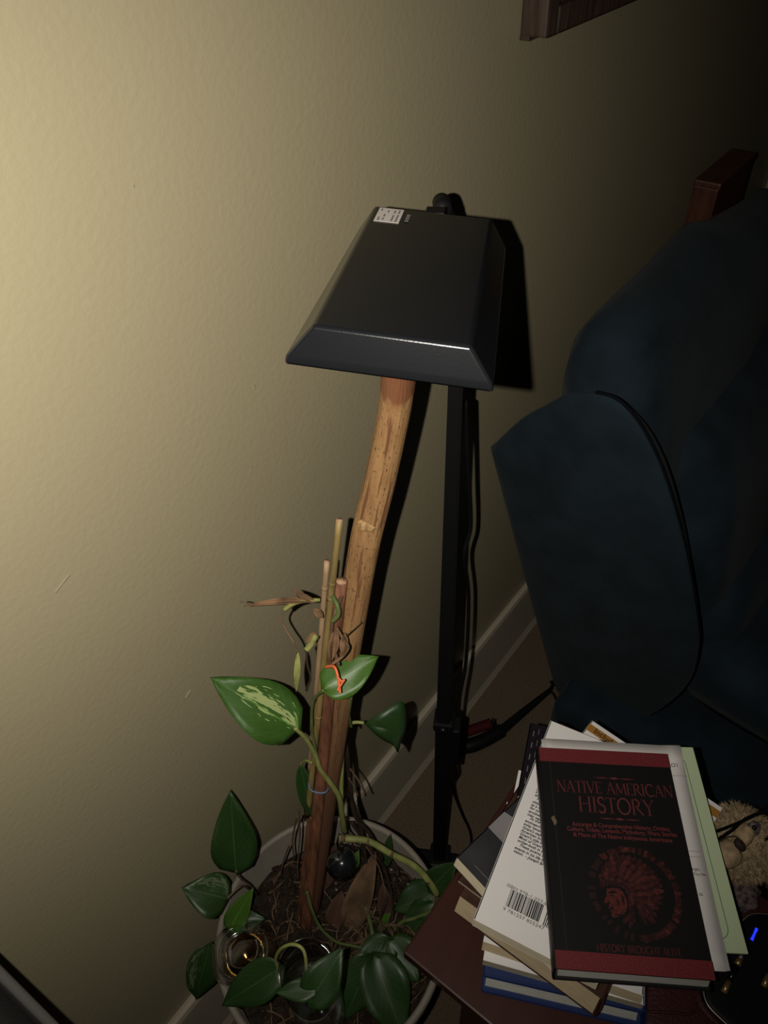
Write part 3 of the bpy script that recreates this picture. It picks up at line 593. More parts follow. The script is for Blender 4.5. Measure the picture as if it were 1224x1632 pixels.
# white paperback, back cover up
e, mt = book('book', 'white paperback lying face down, back cover with black text and a barcode', G, (0.2574, 0.1171), (0.181, -0.984), 0.135, 0.266, 0.5185, 0.5295, cover_w, pages_m, hard=False, shear=0.003)
ZW = 0.0112
LN = [((0.0138, 0.1707),'Just before the end of'), ((0.0136, 0.1663),'a Seneca chief and'), ((0.0139, 0.1618),'the author of poems'), ((0.0177, 0.1582),'His early life as'), ((0.0138, 0.1530),'citizen of his people'), ((0.0139, 0.1487),'as a Civil engineer'), ((0.0138, 0.1444),'for government works'), ((0.0137, 0.1398),'another young man'), ((0.0136, 0.1356),'man was Chief and'), ((0.0180, 0.1320),'At the start of the war'), ((0.0136, 0.1271),'engineering duties far'), ((0.0135, 0.1228),"away because of his"), ((0.0135, 0.1183),"Grant's staff, he was"), ((0.0133, 0.1142),'American Indian at'), ((0.0134, 0.1100),"Grant's side for of the"), ((0.0135, 0.1057),"Most of Grant's Pro"), ((0.0134, 0.1014),'writer-both in terms'), ((0.0172, 0.0972),'These poems use his'), ((0.0133, 0.0923),'events in his life have'), ((0.0133, 0.0881),'vision.  - Joseph Brucha')]
for u, s in LN:
    text('text_line', s, 0.0047, mt @ Matrix.Translation((u[0], u[1]-0.0022, ZW)), ink, e, bold=0.00010, shear=0.25)
u0 = (0.0256, 0.0469); u1 = (0.0261, 0.0277); u2 = (0.0622, 0.0470)
bw = u2[0]-u0[0]; x = u0[0]; bars = []; rr = random.Random(3)
while x < u0[0]+bw:
    wd = rr.choice((.0005, .0005, .0010, .0015)); bars.append(([(x, u1[1]), (x+wd, u1[1]), (x+wd, u0[1]), (x, u0[1])], 0)); x += wd+rr.choice((.0004, .0005, .0009))
x = (0.0678, 0.0427)[0]; y = u1[1]-0.001
for k in range(14):
    wd = rr.choice((.0005, .001)); bars.append(([(x, y), (x+wd, y), (x+wd, y+0.021), (x, y+0.021)], 0)); x += wd+rr.choice((.0005, .0009))
poly_flat('barcode', bars, mt, [ink], e, ZW+0.0001)
u = (0.0199, 0.0484); text('isbn_text', 'ISBN 978-1-257-85524-7', 0.0050, mt @ Matrix.Translation((u[0], u[1]-0.001, ZW)), ink_soft, e, fit=0.064)
u = (0.0244, 0.0247); text('barcode_digits', '9 781257 855247', 0.0050, mt @ Matrix.Translation((u[0], u[1]-0.002, ZW)), ink_soft, e, fit=0.046)

# green card folder
o = (0.3977, -0.1264); gx = V(0.565, -0.825, 0).normalized(); gy = V(-gx.y, gx.x, 0)
mt = frame_m4(V(o[0], o[1], 0.5300)-gx*0.165, gx, gy, (0, 0, 1))
gf = thing('card_folder', mt.translation, 'pale green card folder with a thin rounded line, below the papers', 'folder')
box('folder_back', (0, 0, 0), (0.165, 0.231, 0.0012), green_p, gf, mt, bevel=0.0003, seg=1)
box('folder_front', (0, 0, 0.0013), (0.165, 0.231, 0.0024), green_p, gf, mt, bevel=0.0003, seg=1)
def rrect(x0, y0, x1, y1, r, t):
    L = []
    for cx_, cy_, a0 in ((x1-r, y1-r, 0), (x0+r, y1-r, 90), (x0+r, y0+r, 180), (x1-r, y0+r, 270)):
        L += [(cx_, cy_, r, math.radians(a0+i*15)) for i in range(7)]
    P = [((a+(r_)*math.cos(w_), b+(r_)*math.sin(w_)), (a+(r_-t)*math.cos(w_), b+(r_-t)*math.sin(w_))) for a, b, r_, w_ in L]
    return [([P[i][0], P[(i+1) % len(P)][0], P[(i+1) % len(P)][1], P[i][1]], 0) for i in range(len(P))]
poly_flat('printed_line', rrect(0.012, 0.012, 0.151, 0.219, 0.012, 0.0007), mt, [teal_ln], gf, 0.00255)

# loose papers with a curled corner
pq = [V(p) for p in ((0.4883, 0.1597, 0.5335), (0.5769, 0.0171, 0.5335), (0.3689, -0.1150, 0.5335), (0.2744, 0.0268, 0.5335))]
pe = thing('paper_sheaf', pq[3], 'sheaf of white papers with typed lines between black book and green folder', 'papers')
def sheet(name, dz, inset, curl, m):
    vs = []; N_ = 14
    for i in range(N_+1):
        for j in range(N_+1):
            u, v = i/N_, j/N_
            p = pq[0].lerp(pq[1], u).lerp(pq[3].lerp(pq[2], u), v)
            c = max(0, u+(1-v)-1.86)
            vs.append(p+V(inset*(v-.5), inset*(.5-u), dz+0.002*curl*noise.noise(V(u*2, v*2, dz*90))*0+c*0.035*curl))
    fs = [(i*(N_+1)+j, (i+1)*(N_+1)+j, (i+1)*(N_+1)+j+1, i*(N_+1)+j+1) for i in range(N_) for j in range(N_)]
    o = mesh(name, vs, fs, m, pe, True); md = o.modifiers.new('thickness', 'SOLIDIFY'); md.thickness = 0.00025; return o
sheet('sheet', -0.0006, 0.004, 0.3, paper_w); sheet('sheet', -0.0002, -0.003, 0.6, paper_w); sheet('sheet', 0.0002, 0.0, 1.0, paper_w)
px_ = (pq[2]-pq[3]).normalized(); py_ = V(-px_.y, px_.x, 0)
mp = frame_m4(pq[3], px_, py_, (0, 0, 1))
for pt, s, sz in (((0.1641, 0.2231), 'OTH', 0.0068), ((0.1587, 0.1006), 'origin,', 0.0046), ((0.1595, 0.0953), 'f The Na', 0.0042), ((0.1580, 0.0742), 'til lik', 0.0046)):
    text('typed_line', s, sz, mp @ Matrix.Translation((pt[0]-0.004, pt[1]-0.003, 0.0006)), ink, pe)
for a in ((0.1655, 0.2085), (0.1586, 0.1184), (0.1586, 0.1122)):
    poly_flat('ruled_line', [([(a[0]-.012, a[1]), (a[0]+.012, a[1]), (a[0]+.012, a[1]+.0004), (a[0]-.012, a[1]+.0004)], 0)], mp, [ink_soft], pe, 0.0006)

# ------------------------------------------------------------------ the black hardcover on top
ZT = 0.556; bo = (0.2609, 0.0235); bX = (0.545, -0.838)
hb, mt = book('book', 'black and dark red hardcover titled NATIVE AMERICAN HISTORY on top of the pile', G, bo, bX, 0.1535, 0.2395, 0.5345, ZT, coverblk, pages_g, board=0.0028, over=0.0030, shear=0.005)
TT = ZT-0.5345
cvr = mt @ Matrix.Translation((0, 0, TT))
def q4(x0, y0, x1, y1): return [(x0, y0), (x1, y0), (x1, y1), (x0, y1)]
box('cover_band', (0.0, 0.222, TT-0.0006), (0.1536, 0.2397, TT+0.0002), cov_red, hb, mt)
box('cover_band', (-0.0, -0.0002, TT-0.0006), (0.1536, 0.0165, TT+0.0002), cov_red, hb, mt)
box('hinge_groove', (0.011, 0.0, TT-0.0002), (0.0125, 0.2395, TT+0.00005), mat('groove black', (0.02, 0.02, 0.021), 0.35, 0.4), hb, mt)
def along(a, b, s, hgt, name, m):
    d = V(b[0]-a[0], b[1]-a[1], 0); q = frame_m4((a[0], a[1], 0.0003), d, V(-d.y, d.x, 0), (0, 0, 1))
    return roman(name, s, hgt, d.length, cvr @ q, m, hb)
along((0.0171, 0.1841), (0.1504, 0.1843), 'NATIVE AMERICAN', 0.0148, 'title_lettering', red_pr)
along((0.0399, 0.1615), (0.1263, 0.1609), 'HISTORY', 0.0190, 'title_lettering', red_pr)
along((0.0421, 0.0180), (0.1259, 0.0185), 'HISTORY BROUGHT ALIVE', 0.0070, 'publisher_lettering', mat('dim red lettering', (0.13, 0.022, 0.022), 0.55, 0.3))
def orn(a, b):
    a, b = V(a[0], a[1], 0), V(b[0], b[1], 0); d = b-a; nn = V(-d.y, d.x, 0).normalized(); P = []
    def dia(c, l, h): P.append(([tuple((a+d*(c-l))[:2]), tuple((a+d*c-nn*h)[:2]), tuple((a+d*(c+l))[:2]), tuple((a+d*c+nn*h)[:2])], 0))
    dia(.5, .12, .0016); dia(.2, .2, .0007); dia(.8, .2, .0007)
    poly_flat('title_ornament', P, cvr, [red_pr], hb, 0.0003)
orn((0.0608, 0.2042), (0.1095, 0.2040)); orn((0.0610, 0.1551), (0.1085, 0.1551))
for a, b, s in (((0.0304, 0.1446), (0.1388, 0.1449), 'Accurate & Comprehensive History, Origins,'), ((0.0242, 0.1389), (0.1451, 0.1390), 'Culture, Tribes, Legends, Mythology, Wars, Stories'), ((0.0305, 0.1326), (0.1387, 0.1324), '& More of The Native Indigenous Americans')):
    d = V(b[0]-a[0], b[1]-a[1], 0); q = frame_m4((a[0], a[1], 0.0003), d, V(-d.y, d.x, 0), (0, 0, 1))
    text('subtitle_lettering', s, 0.0066, cvr @ q, red_pr, hb, bold=0.00012, fit=d.length)
poly_flat('scuff', [([(0.0072, 0.1526), (0.0110, 0.1550), (0.0138, 0.1472), (0.0107, 0.1434)], 0)], cvr, [mat('tan scuff', (0.16, 0.12, 0.07), 0.8, vary=.5, vscale=300)], hb, 0.0003)
# emblem: mottled ring, war bonnet and face in profile
em = []
rr = random.Random(5)
c0 = (0.0885, 0.0772); rx = abs((0.1336, 0.0776)[0]-(0.0431, 0.0773)[0])/2
for k in range(90):
    a = 2*math.pi*k/90; 
    if rr.random() < 0.08: continue
    r0 = rx*(0.90+0.02*rr.random()); r1 = rx*(1.03+0.05*rr.random()); a1 = a+2*math.pi/90*1.05
    weak = math.cos(a-math.radians(200)) > 0.35
    if weak and rr.random() < 0.35: continue
    em.append(([(c0[0]+r0*math.cos(a), c0[1]+r0*math.sin(a)), (c0[0]+r1*math.cos(a), c0[1]+r1*math.sin(a)), (c0[0]+r1*math.cos(a1), c0[1]+r1*math.sin(a1)), (c0[0]+r0*math.cos(a1), c0[1]+r0*math.sin(a1))], 4 if weak else (2 if rr.random() < .6 else 1)))
def feather(a, b, wd, mi, split=True):
    a, b = V(*a, 0), V(*b, 0); d = b-a; nn = V(-d.y, d.x, 0).normalized()*wd; P = []
    for t, s in ((0, .25), (.35, .75), (.75, 1.0), (.92, .7), (1.0, .05)): P.append(a+d*t+nn*s)
    for t, s in ((.92, .7), (.75, 1.0), (.35, .75), (0, .25)): P.append(a+d*t-nn*s)
    em.append(([tuple(p[:2]) for p in P], mi))
    if split:
        h = nn*0.10; em.append(([tuple((a+d*.1-h)[:2]), tuple((a+d*.95-h*.3)[:2]), tuple((a+d*.95+h*.3)[:2]), tuple((a+d*.1+h)[:2])], 0))
tips = [(0.0557, 0.0938), (0.0602, 0.1027), (0.0649, 0.1096), (0.0700, 0.1144), (0.0763, 0.1167), (0.0830, 0.1166), (0.0896, 0.1161), (0.0960, 0.1141), (0.1015, 0.1120), (0.1060, 0.1078), (0.1101, 0.1044), (0.1132, 0.1003), (0.1158, 0.0954), (0.1192, 0.0918), (0.1198, 0.0862), (0.1196, 0.0802), (0.1175, 0.0738), (0.1146, 0.0675), (0.1110, 0.0619), (0.1077, 0.0543), (0.1046, 0.0475)]
roots = [(0.0555, 0.0859), (0.0588, 0.0868), (0.0625, 0.0870), (0.0661, 0.0870), (0.0690, 0.0869), (0.0719, 0.0865), (0.0744, 0.0860), (0.0764, 0.0854), (0.0780, 0.0846), (0.0793, 0.0839), (0.0804, 0.0831), (0.0814, 0.0821), (0.0820, 0.0807), (0.0826, 0.0791), (0.0832, 0.0771), (0.0837, 0.0752), (0.0846, 0.0731), (0.0854, 0.0711), (0.0865, 0.0691), (0.0876, 0.0671), (0.0887, 0.0651)]
for k in range(len(tips)):
    a = V(*roots[k]); b = V(*tips[k]); m_ = a.lerp(b, 1.0)
    feather(roots[k], tips[k], 0.0030, 2 if k % 3 else 1)
for k in range(len(tips)-1):
    a = V(*roots[k], ).lerp(V(*roots[k+1]), .5); b = V(*tips[k]).lerp(V(*tips[k+1]), .5); b = a.lerp(b, 0.74)
    feather(tuple(a), tuple(b), 0.0024, 1 if k % 2 else 2)
for k in range(len(tips)-1):
    a = V(*roots[k], ).lerp(V(*roots[k+1]), .5); b = V(*tips[k]).lerp(V(*tips[k+1]), .5); b = a.lerp(b, 0.40)
    feather(tuple(a), tuple(b), 0.0014, 1 if k % 2 else 2)
em.append(([(0.0530, 0.0867), (0.0634, 0.0882), (0.0733, 0.0863), (0.0812, 0.0812), (0.0792, 0.0790), (0.0726, 0.0813), (0.0626, 0.0825), (0.0530, 0.0780)], 2))
b0, b1, b2, b3 = (0.0546, 0.0860), (0.0748, 0.0844), (0.0542, 0.0800), (0.0744, 0.0799)
for k in range(6):
    t0, t1 = k/5, k/5+0.055
    L2 = lambda p, q, t: (p[0]+(q[0]-p[0])*t, p[1]+(q[1]-p[1])*t)
    em.append(([L2(b0, b1, t0), L2(b0, b1, t1), L2(b2, b3, t1), L2(b2, b3, t0)], 0))
face = [(0.0592, 0.0784), (0.0659, 0.0799), (0.0730, 0.0793), (0.0767, 0.0753), (0.0782, 0.0706), (0.0789, 0.0645), (0.0775, 0.0590), (0.0743, 0.0548), (0.0689, 0.0518), (0.0626, 0.0500), (0.0610, 0.0526), (0.0619, 0.0550), (0.0604, 0.0560), (0.0617, 0.0577), (0.0588, 0.0589), (0.0599, 0.0611), (0.0588, 0.0635), (0.0550, 0.0643), (0.0573, 0.0693), (0.0587, 0.0728)]
em.append((face, 3))
for q in ([(0.0613, 0.0755), (0.0664, 0.0768), (0.0702, 0.0749), (0.0658, 0.0741), (0.0617, 0.0735)], [(0.0619, 0.0722), (0.0649, 0.0729), (0.0666, 0.0716), (0.0639, 0.0709)], [(0.0588, 0.0594), (0.0639, 0.0608), (0.0654, 0.0593), (0.0621, 0.0585)], [(0.0681, 0.0706), (0.0707, 0.0667), (0.0692, 0.0605), (0.0685, 0.0652)], [(0.0571, 0.0634), (0.0596, 0.0630), (0.0615, 0.0641), (0.0599, 0.0652)], [(0.0736, 0.0738), (0.0761, 0.0712), (0.0764, 0.0630), (0.0745, 0.0656)], [(0.0622, 0.0540), (0.0692, 0.0538), (0.0747, 0.0575), (0.0696, 0.0518)]): em.append((q, 0))
for a, b in (((0.0796, 0.0797), (0.0856, 0.0636)), ((0.0811, 0.0784), (0.0824, 0.0527)), ((0.0856, 0.0636), (0.0777, 0.0405)), ((0.0833, 0.0580), (0.0715, 0.0453)), ((0.0885, 0.0638), (0.0952, 0.0456)), ((0.0901, 0.0652), (0.1046, 0.0475)), ((0.0809, 0.0606), (0.0828, 0.0461))): feather(a, b, 0.0022, 2 if a[0] > 0.08 else 1)
poly_flat('emblem', em, cvr, [coverblk, red_em, red_em2, mat('emblem face red', (0.090, 0.019, 0.016), 0.55, 0.3, vary=0.35, vscale=260), mat('faint emblem red', (0.026, 0.009, 0.009), 0.55, 0.3)], hb, 0.0003)

# ------------------------------------------------------------------ plush animal, cords, device, pens, case
pc = V((0.5413, -0.0878, 0.4665))
pl = thing('plush_toy', (pc.x, pc.y, TZ), 'cream plush animal lying on its side, muzzle beside the green folder', 'toy')
def fur(bm_o, n, ln, seed, m):
    rr = random.Random(seed); me = bm_o.data; vs = []; fs = []
    polys = list(me.polygons)
    for _ in range(n):
        p = rr.choice(polys); c = p.center; nn = (p.normal+V(rr.uniform(-.7, .7), rr.uniform(-.7, .7), rr.uniform(-.7, .3))).normalized(); t = nn.orthogonal().normalized()*0.0008
        b = len(vs); vs += [c-t, c+t, c+nn*ln*rr.uniform(.5, 1.2)]; fs.append((b, b+1, b+2))
    return mesh('fur', vs, fs, m, bm_o)
camR = Matrix((RGT, -DWN, -FWD)).transposed().to_4x4()
hd = blob('head', pc, (0.042, 0.044, 0.034), plush_m, pl, camR, 0.10, 45)
f_ = fur(hd, 5000, 0.007, 4, plush_m); f_.parent = hd; f_['kind'] = 'stuff'
blob('body', pc+V(0.022, -0.066, -0.004), (0.045, 0.052, 0.040), plush_m, pl, None, 0.10, 40)
mz = blob('muzzle', V((0.5069, -0.0782, 0.4915)), (0.017, 0.0155, 0.017), plush_s, pl, camR @ Matrix.Rotation(0.5, 4, 'Z'), 0.06, 60)
blob('cheek', V((0.5321, -0.0846, 0.5033)), (0.010, 0.017, 0.012), plush_s, pl, camR @ Matrix.Rotation(-0.6, 4, 'Z'), 0.06, 60)
blob('nose', V((0.5164, -0.0849, 0.5077)), (0.0055, 0.0085, 0.006), nose_m, pl, camR @ Matrix.Rotation(0.6, 4, 'Z'), 0.1, 90)
blob('eye', V((0.5414, -0.0904, 0.5128)), (0.008, 0.010, 0.004), mauve_m, pl, camR @ Matrix.Rotation(-0.5, 4, 'Z'), 0.1, 90)
blob('eye_bead', V((0.5407, -0.0906, 0.5179)), 0.003, black_pl, pl, camR, 0, 1, 2)
tube('mouth', [(0.5004, -0.0622, 0.5129), (0.5103, -0.0697, 0.5203), (0.5171, -0.0779, 0.5189), (0.5159, -0.0845, 0.5149)], 0.0008, nose_m, pl, seg=6)
tube('mouth', [(0.4937, -0.0752, 0.4901), (0.4988, -0.0826, 0.4965), (0.5105, -0.0884, 0.5050)], 0.0008, nose_m, pl, seg=6)
pm = V((0.5115, -0.1143, 0.4250))
pp_ = blob('pom_pom', (pm.x, pm.y, TZ+0.017), (0.022, 0.020, 0.017), mauve_m, None, None, 0.22, 90); tag(pp_, 'small mauve-grey fleece ball between plush animal and black device', 'pom-pom')
k1 = [V((0.5026, -0.0513, 0.5176)), V((0.5223, -0.0658, 0.5196)), V((0.5454, -0.0820, 0.5246)), V((0.5663, -0.0975, 0.5457))]
k2 = [V((0.5008, -0.0598, 0.5105)), V((0.5208, -0.0703, 0.5183)), V((0.5415, -0.0792, 0.5262)), V((0.5617, -0.0996, 0.5434))]
tag(tube('cord', k1, 0.0018, cord_m), 'upper black cord crossing the plush face', 'cord', 'black cords over the plush animal')
tag(tube('cord', k2, 0.0018, cord_m), 'lower black cord crossing the plush face to the muzzle', 'cord', 'black cords over the plush animal')
tag(tube('cord', [V((0.5337, -0.0975, 0.4902)), V((0.5439, -0.1040, 0.4941)), V((0.5544, -0.1162, 0.5089))], 0.0022, cord_m), 'short black cord end below the plush eye', 'cord', 'black cords over the plush animal')

dz0, dz1 = TZ, TZ+0.016
dvo = [(0.4815, -0.1261), (0.4498, -0.1221), (0.4133, -0.1168), (0.3868, -0.1149), (0.3736, -0.1226), (0.3688, -0.1369), (0.3667, -0.1554), (0.3679, -0.1803), (0.3738, -0.2109), (0.4307, -0.2401), (0.4976, -0.2498), (0.5256, -0.2232), (0.5174, -0.1695), (0.5058, -0.1470), (0.4951, -0.1327)]
dv = thing('tablet_device', (0.45, -0.18, TZ), 'black rounded device with silver rim and a small blue light', 'device')
cc = V(sum(p[0] for p in dvo)/len(dvo), sum(p[1] for p in dvo)/len(dvo), 0)
pillow('body', [V(p[0], p[1], dz1-0.003) for p in dvo], (0, 0, 1), 0.003, 0.013, mat('gloss black', (0.006, 0.006, 0.007), 0.5, 0.2), dv, power=4, n=4)
rim = spline([V(p[0], p[1], dz1-0.004) for p in dvo]+[V(dvo[0][0], dvo[0][1], dz1-0.004)], 5)
tag(tube('rim', rim, 0.0012, silver_m, dv, seg=6, n=0), 'silver rim')
l0, l1 = V((0.4809, -0.1415, 0.4215)), V((0.4652, -0.1408, 0.4215))
tag(tube('indicator_light', [l0, l0.lerp(l1, .33), l0.lerp(l1, .66), l1], lambda t: 0.0012+0.0006*abs(t-.5)*2, led_m, dv, seg=8, n=2), 'glowing blue indicator light')
def pen(a, b, label):
    a, b = V(a), V(b); d = b-a
    e = thing('pen', a, label, 'pen', 'pens on the black device')
    tube('barrel', [a+d*.30, a+d*.72], 0.0034, black_pl, e, seg=12, n=1)
    tag(tube('cap_band', [a+d*.12, a+d*.30], 0.0036, gold_m, e, seg=12, n=1), 'gold band')
    tag(tube('tip', [a, a+d*.12], lambda t: .0012+.002*t, silver_m, e, seg=12, n=2), 'silver tip')
    tag(tube('end_cap', [a+d*.72, b], 0.0034, gold_m, e, seg=12, n=1), 'gold end cap')
pen((0.4418, -0.1365, 0.4255), (0.3911, -0.1326, 0.4255), 'black pen with gold bands lying near the black hardcover corner')
pen((0.4787, -0.1695, 0.4255), (0.4233, -0.1662, 0.4255), 'black and gold pen lying across the black device at the frame edge')
lc = [(0.3607, -0.0604), (0.3904, -0.1011), (0.3899, -0.1108), (0.3763, -0.1172), (0.3699, -0.1337), (0.3601, -0.1543), (0.3362, -0.1321), (0.3172, -0.0976), (0.3104, -0.0790), (0.3327, -0.0694)]
wl = thing('leather_case', (0.34, -0.09, TZ), 'oxblood leather case with stitched fold between the blue book and black device', 'case')
pillow('case_body', [V(p[0], p[1], TZ+0.006) for p in lc], (0, 0, 1), 0.005, 0.006, leather, wl, power=3.5)
tube('stitched_fold', [(0.3874, -0.1014, 0.4165), (0.3739, -0.1093, 0.4168), (0.3616, -0.1140, 0.4168), (0.3516, -0.1107, 0.4168), (0.3412, -0.0948, 0.4168), (0.3276, -0.0746, 0.4160)], 0.0016, leather, wl)
for k in range(3): tube('crease', [(0.3830, -0.1060, 0.4165), V((0.3676, -0.1160, 0.4168))+V(0, -0.003*k, 0), V((0.3602, -0.1356, 0.4165))+V(0, -0.004*k, 0)], 0.0014, leather, wl)

# ------------------------------------------------------------------ plant pot, soil, sticks
PC = V(0.187, 0.279, 0); PR = 0.1464; PT = 0.37; SZ = 0.305
pot = thing('potted_plant', (PC.x, PC.y, 0), 'trailing pothos with variegated leaves and dry roots in a wide pale grey pot', 'plant')
lathe('pot', [(0.0, 0.004), (0.098, 0.0), (0.104, 0.006), (PR-0.006, PT-0.03), (PR-0.001, PT-0.026), (PR, PT-0.004), (PR-0.002, PT), (PR-0.007, PT), (PR-0.009, PT-0.004), (PR-0.013, SZ-0.02), (0.10, 0.25)], PC, pot_m, pot, seg=72)
vs = [PC+V(0, 0, SZ+0.012)]; fs = []; RN, SN = 18, 60
for i in range(1, RN+1):
    for k in range(SN):
        r = i/RN*(PR-0.0135); a = 2*math.pi*k/SN; p = PC+V(r*math.cos(a), r*math.sin(a), SZ)
        p.z += 0.012*(1-(i/RN)**2)+0.006*noise.noise(p*60)+0.004*noise.noise(p*160); vs.append(p)
for k in range(SN): fs.append((0, 1+k, 1+(k+1) % SN))
for i in range(RN-1):
    for k in range(SN): fs.append((1+i*SN+k, 1+(i+1)*SN+k, 1+(i+1)*SN+(k+1) % SN, 1+i*SN+(k+1) % SN))
o = mesh('soil', vs, fs, soil_m, pot, True); o['kind'] = 'stuff'
rr = random.Random(11)
def scatter():
    r = math.sqrt(rr.random())*(PR-0.022); a = rr.random()*6.283; return PC+V(r*math.cos(a), r*math.sin(a), SZ+0.010)
bm = bmesh.new()
for _ in range(420):
    p = scatter(); s = rr.uniform(0.0015, 0.005)
    g = bmesh.ops.create_icosphere(bm, subdivisions=1, radius=s)['verts']
    q = Matrix.Translation(p+V(0, 0, 0.002)) @ Matrix.Rotation(rr.random()*6, 4, V(rr.random(), rr.random(), rr.random()+.1)) @ Matrix.Diagonal((rr.uniform(.6, 2.2), 1, .6, 1))
    bmesh.ops.transform(bm, matrix=q, verts=g)
o = from_bm('bark_chips', bm, clod_m, pot); o['kind'] = 'stuff'
bm = bmesh.new()
for _ in range(60):
    p = scatter(); g = bmesh.ops.create_icosphere(bm, subdivisions=1, radius=rr.uniform(.0008, .002))['verts']; bmesh.ops.translate(bm, vec=p+V(0, 0, 0.005), verts=g)
o = from_bm('perlite', bm, perl_m, pot); o['kind'] = 'stuff'
def tangle(name, n, m, focus=None, spread=0.05, rise=0.012, rad=(0.0006, 0.0016), ln=(0.02, 0.07)):
    VS = []; FS = []
    for _ in range(n):
        p = scatter() if focus is None else V(focus)+V(rr.gauss(0, spread), rr.gauss(0, spread), 0)
        if (p-PC).xy.length > PR-0.02: continue
        p.z = SZ+0.012; h = rr.random()*6.28; L = rr.uniform(*ln); pts = []
        for k in range(5):
            pts.append(p+V(0, 0, rise*math.sin(k/4*math.pi)*rr.uniform(.4, 1.2))); h += rr.uniform(-.9, .9); p = p+V(math.cos(h), math.sin(h), 0)*L/4
            d = p-PC
            if d.xy.length > PR-0.018: p = PC+V(d.x, d.y, 0)*((PR-0.018)/d.xy.length)+V(0, 0, SZ+0.012)
        v, f = tube_geo(spline(pts, 4), rr.uniform(*rad), 5); b = len(VS); VS += v; FS += [tuple(i+b for i in q) for q in f]
    o = mesh(name, VS, FS, m, pot, True); o['kind'] = 'stuff'; return o
tangle('root_tangle', 60, root_m); tangle('root_tangle', 150, root_d)
tangle('root_tangle', 70, root_m, (0.2150, 0.2453, 0.3100), 0.022, 0.022); tangle('root_tangle', 50, root_d, (0.2800, 0.2913, 0.3100), 0.02, 0.035)

# leaning branch
A = V((0.3679, 0.2815, 1.1178)); B = V((0.1924, 0.3268, 0.3100)); ext = (B-A).normalized()
def stick_pts():
    P = [A, V((0.3666, 0.2860, 1.0733)), V((0.3525, 0.2932, 1.0042)), V((0.3348, 0.2984, 0.9425)), V((0.3147, 0.3019, 0.8661)), V((0.2913, 0.3066, 0.7675)), V((0.2587, 0.3131, 0.6147)), V((0.2171, 0.3214, 0.4196)), B, B+ext*0.05]
    return spline(P[::-1], 8)
sp_ = stick_pts()
def stick_r(t):
    base = 0.0115+0.0022*t+0.0012*max(0, t-0.9)*10
    kn = 0.0016*math.exp(-((t-0.742)/0.012)**2)
    return lambda a: base*(1+0.05*math.sin(2*a+t*9)+0.03*math.sin(3*a-t*14))+kn*max(0, math.cos(a-KN))
KN = 0.0
v, f = tube_geo(sp_, stick_r, 28)
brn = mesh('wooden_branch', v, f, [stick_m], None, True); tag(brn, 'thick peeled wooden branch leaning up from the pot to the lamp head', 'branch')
ul = brn.data.uv_layers.new(name='bark'); n_ = len(sp_)
for p in brn.data.polygons:
    for li in p.loop_indices:
        vi = brn.data.loops[li].vertex_index; k = vi % 28; t = (vi//28)/(n_-1)
        ks = [brn.data.loops[q].vertex_index % 28 for q in p.loop_indices]
        if len(ks) == 4 and max(ks)-min(ks) > 14 and k == 0: k = 28
        ul.data[li].uv = (k/28, t)
# cut branch scar
def toward(p, d): return V(p)+(EYE-V(p)).normalized()*d
kp = toward(V((0.3391, 0.2981, 0.9575)), 0.0125)
sc = blob('knot_scar', kp, (0.0095, 0.0060, 0.0032), mat('pale torn wood', (0.27, 0.165, 0.072), 0.7, 0.2, vary=.4, vscale=200, bump=.6, bscale=200), brn, camR @ Matrix.Rotation(-0.05, 4, 'Z'), 0.15, 200); tag(sc, 'pale torn knot scar')

S0 = V((0.3041, 0.3033, 0.9136)); S1 = V((0.1783, 0.3222, 0.3100)); sd_ = (S1-S0).normalized()
wsk = tube('wooden_stake', [S0, S0.lerp(S1, .5), S1+sd_*0.03], lambda t: 0.0052+0.0025*t, stake_m, seg=16, n=8); tag(wsk, 'dark red-brown wooden stake with a pale cut top, tied to the branch', 'stake')
tag(tube('cut_end', [S0-sd_*0.0006, S0+sd_*0.0004], 0.0050, cut_m, wsk, seg=16, n=1), 'pale cut end')
def stake2(a, b, ra, rb, m, label, top):
    a, b = V(a), V(b); d = (b-a).normalized()
    o = tube('bamboo_cane', [a, a.lerp(b, .5), b], lambda t: ra+(rb-ra)*t, m, seg=12, n=8); tag(o, label, 'cane')
    for t in top:
        c = a+(b-a)*t; tube('node_ring', [c-d*.0015, c, c+d*.0015], lambda u: (ra+(rb-ra)*t)*1.12, m, o, seg=12, n=2)
    tag(tube('cut_end', [a-d*.0006, a+d*.0004], ra*.95, cut_m, o, seg=12, n=1), 'pale cut end'); return o
stake2((0.3097, 0.3030, 0.9833), (0.2279, 0.3272, 0.5557), 0.0028, 0.0036, cane_m, 'tallest olive bamboo cane standing in front of the branch', (0.16, 0.20, 0.58))
stake2((0.3060, 0.3200, 0.9264), (0.2494, 0.3332, 0.6207), 0.0026, 0.0030, cane_p, 'shorter pale bamboo cane behind the olive one', (0.1,))
# lower split wood strip beside the branch
tag(box('wood_strip', (-0.006, -0.003, 0), (0.006, 0.003, 0.26), stake_m, None, frame_m4((0.1758, 0.3307, 0.3000), (0.6, -0.8, 0), (0, 0, 1), V((0.2541, 0.3173, 0.6864))-V((0.1758, 0.3307, 0.3000))) if False else Matrix.Translation(V((0.1800, 0.3356, 0.3000))) @ (V((0.2586, 0.3148, 0.6956))-V((0.1800, 0.3356, 0.3000))).to_track_quat('Z', 'Y').to_matrix().to_4x4(), bevel=0.001), 'flat dark wooden strip bound along the foot of the branch', 'stake')
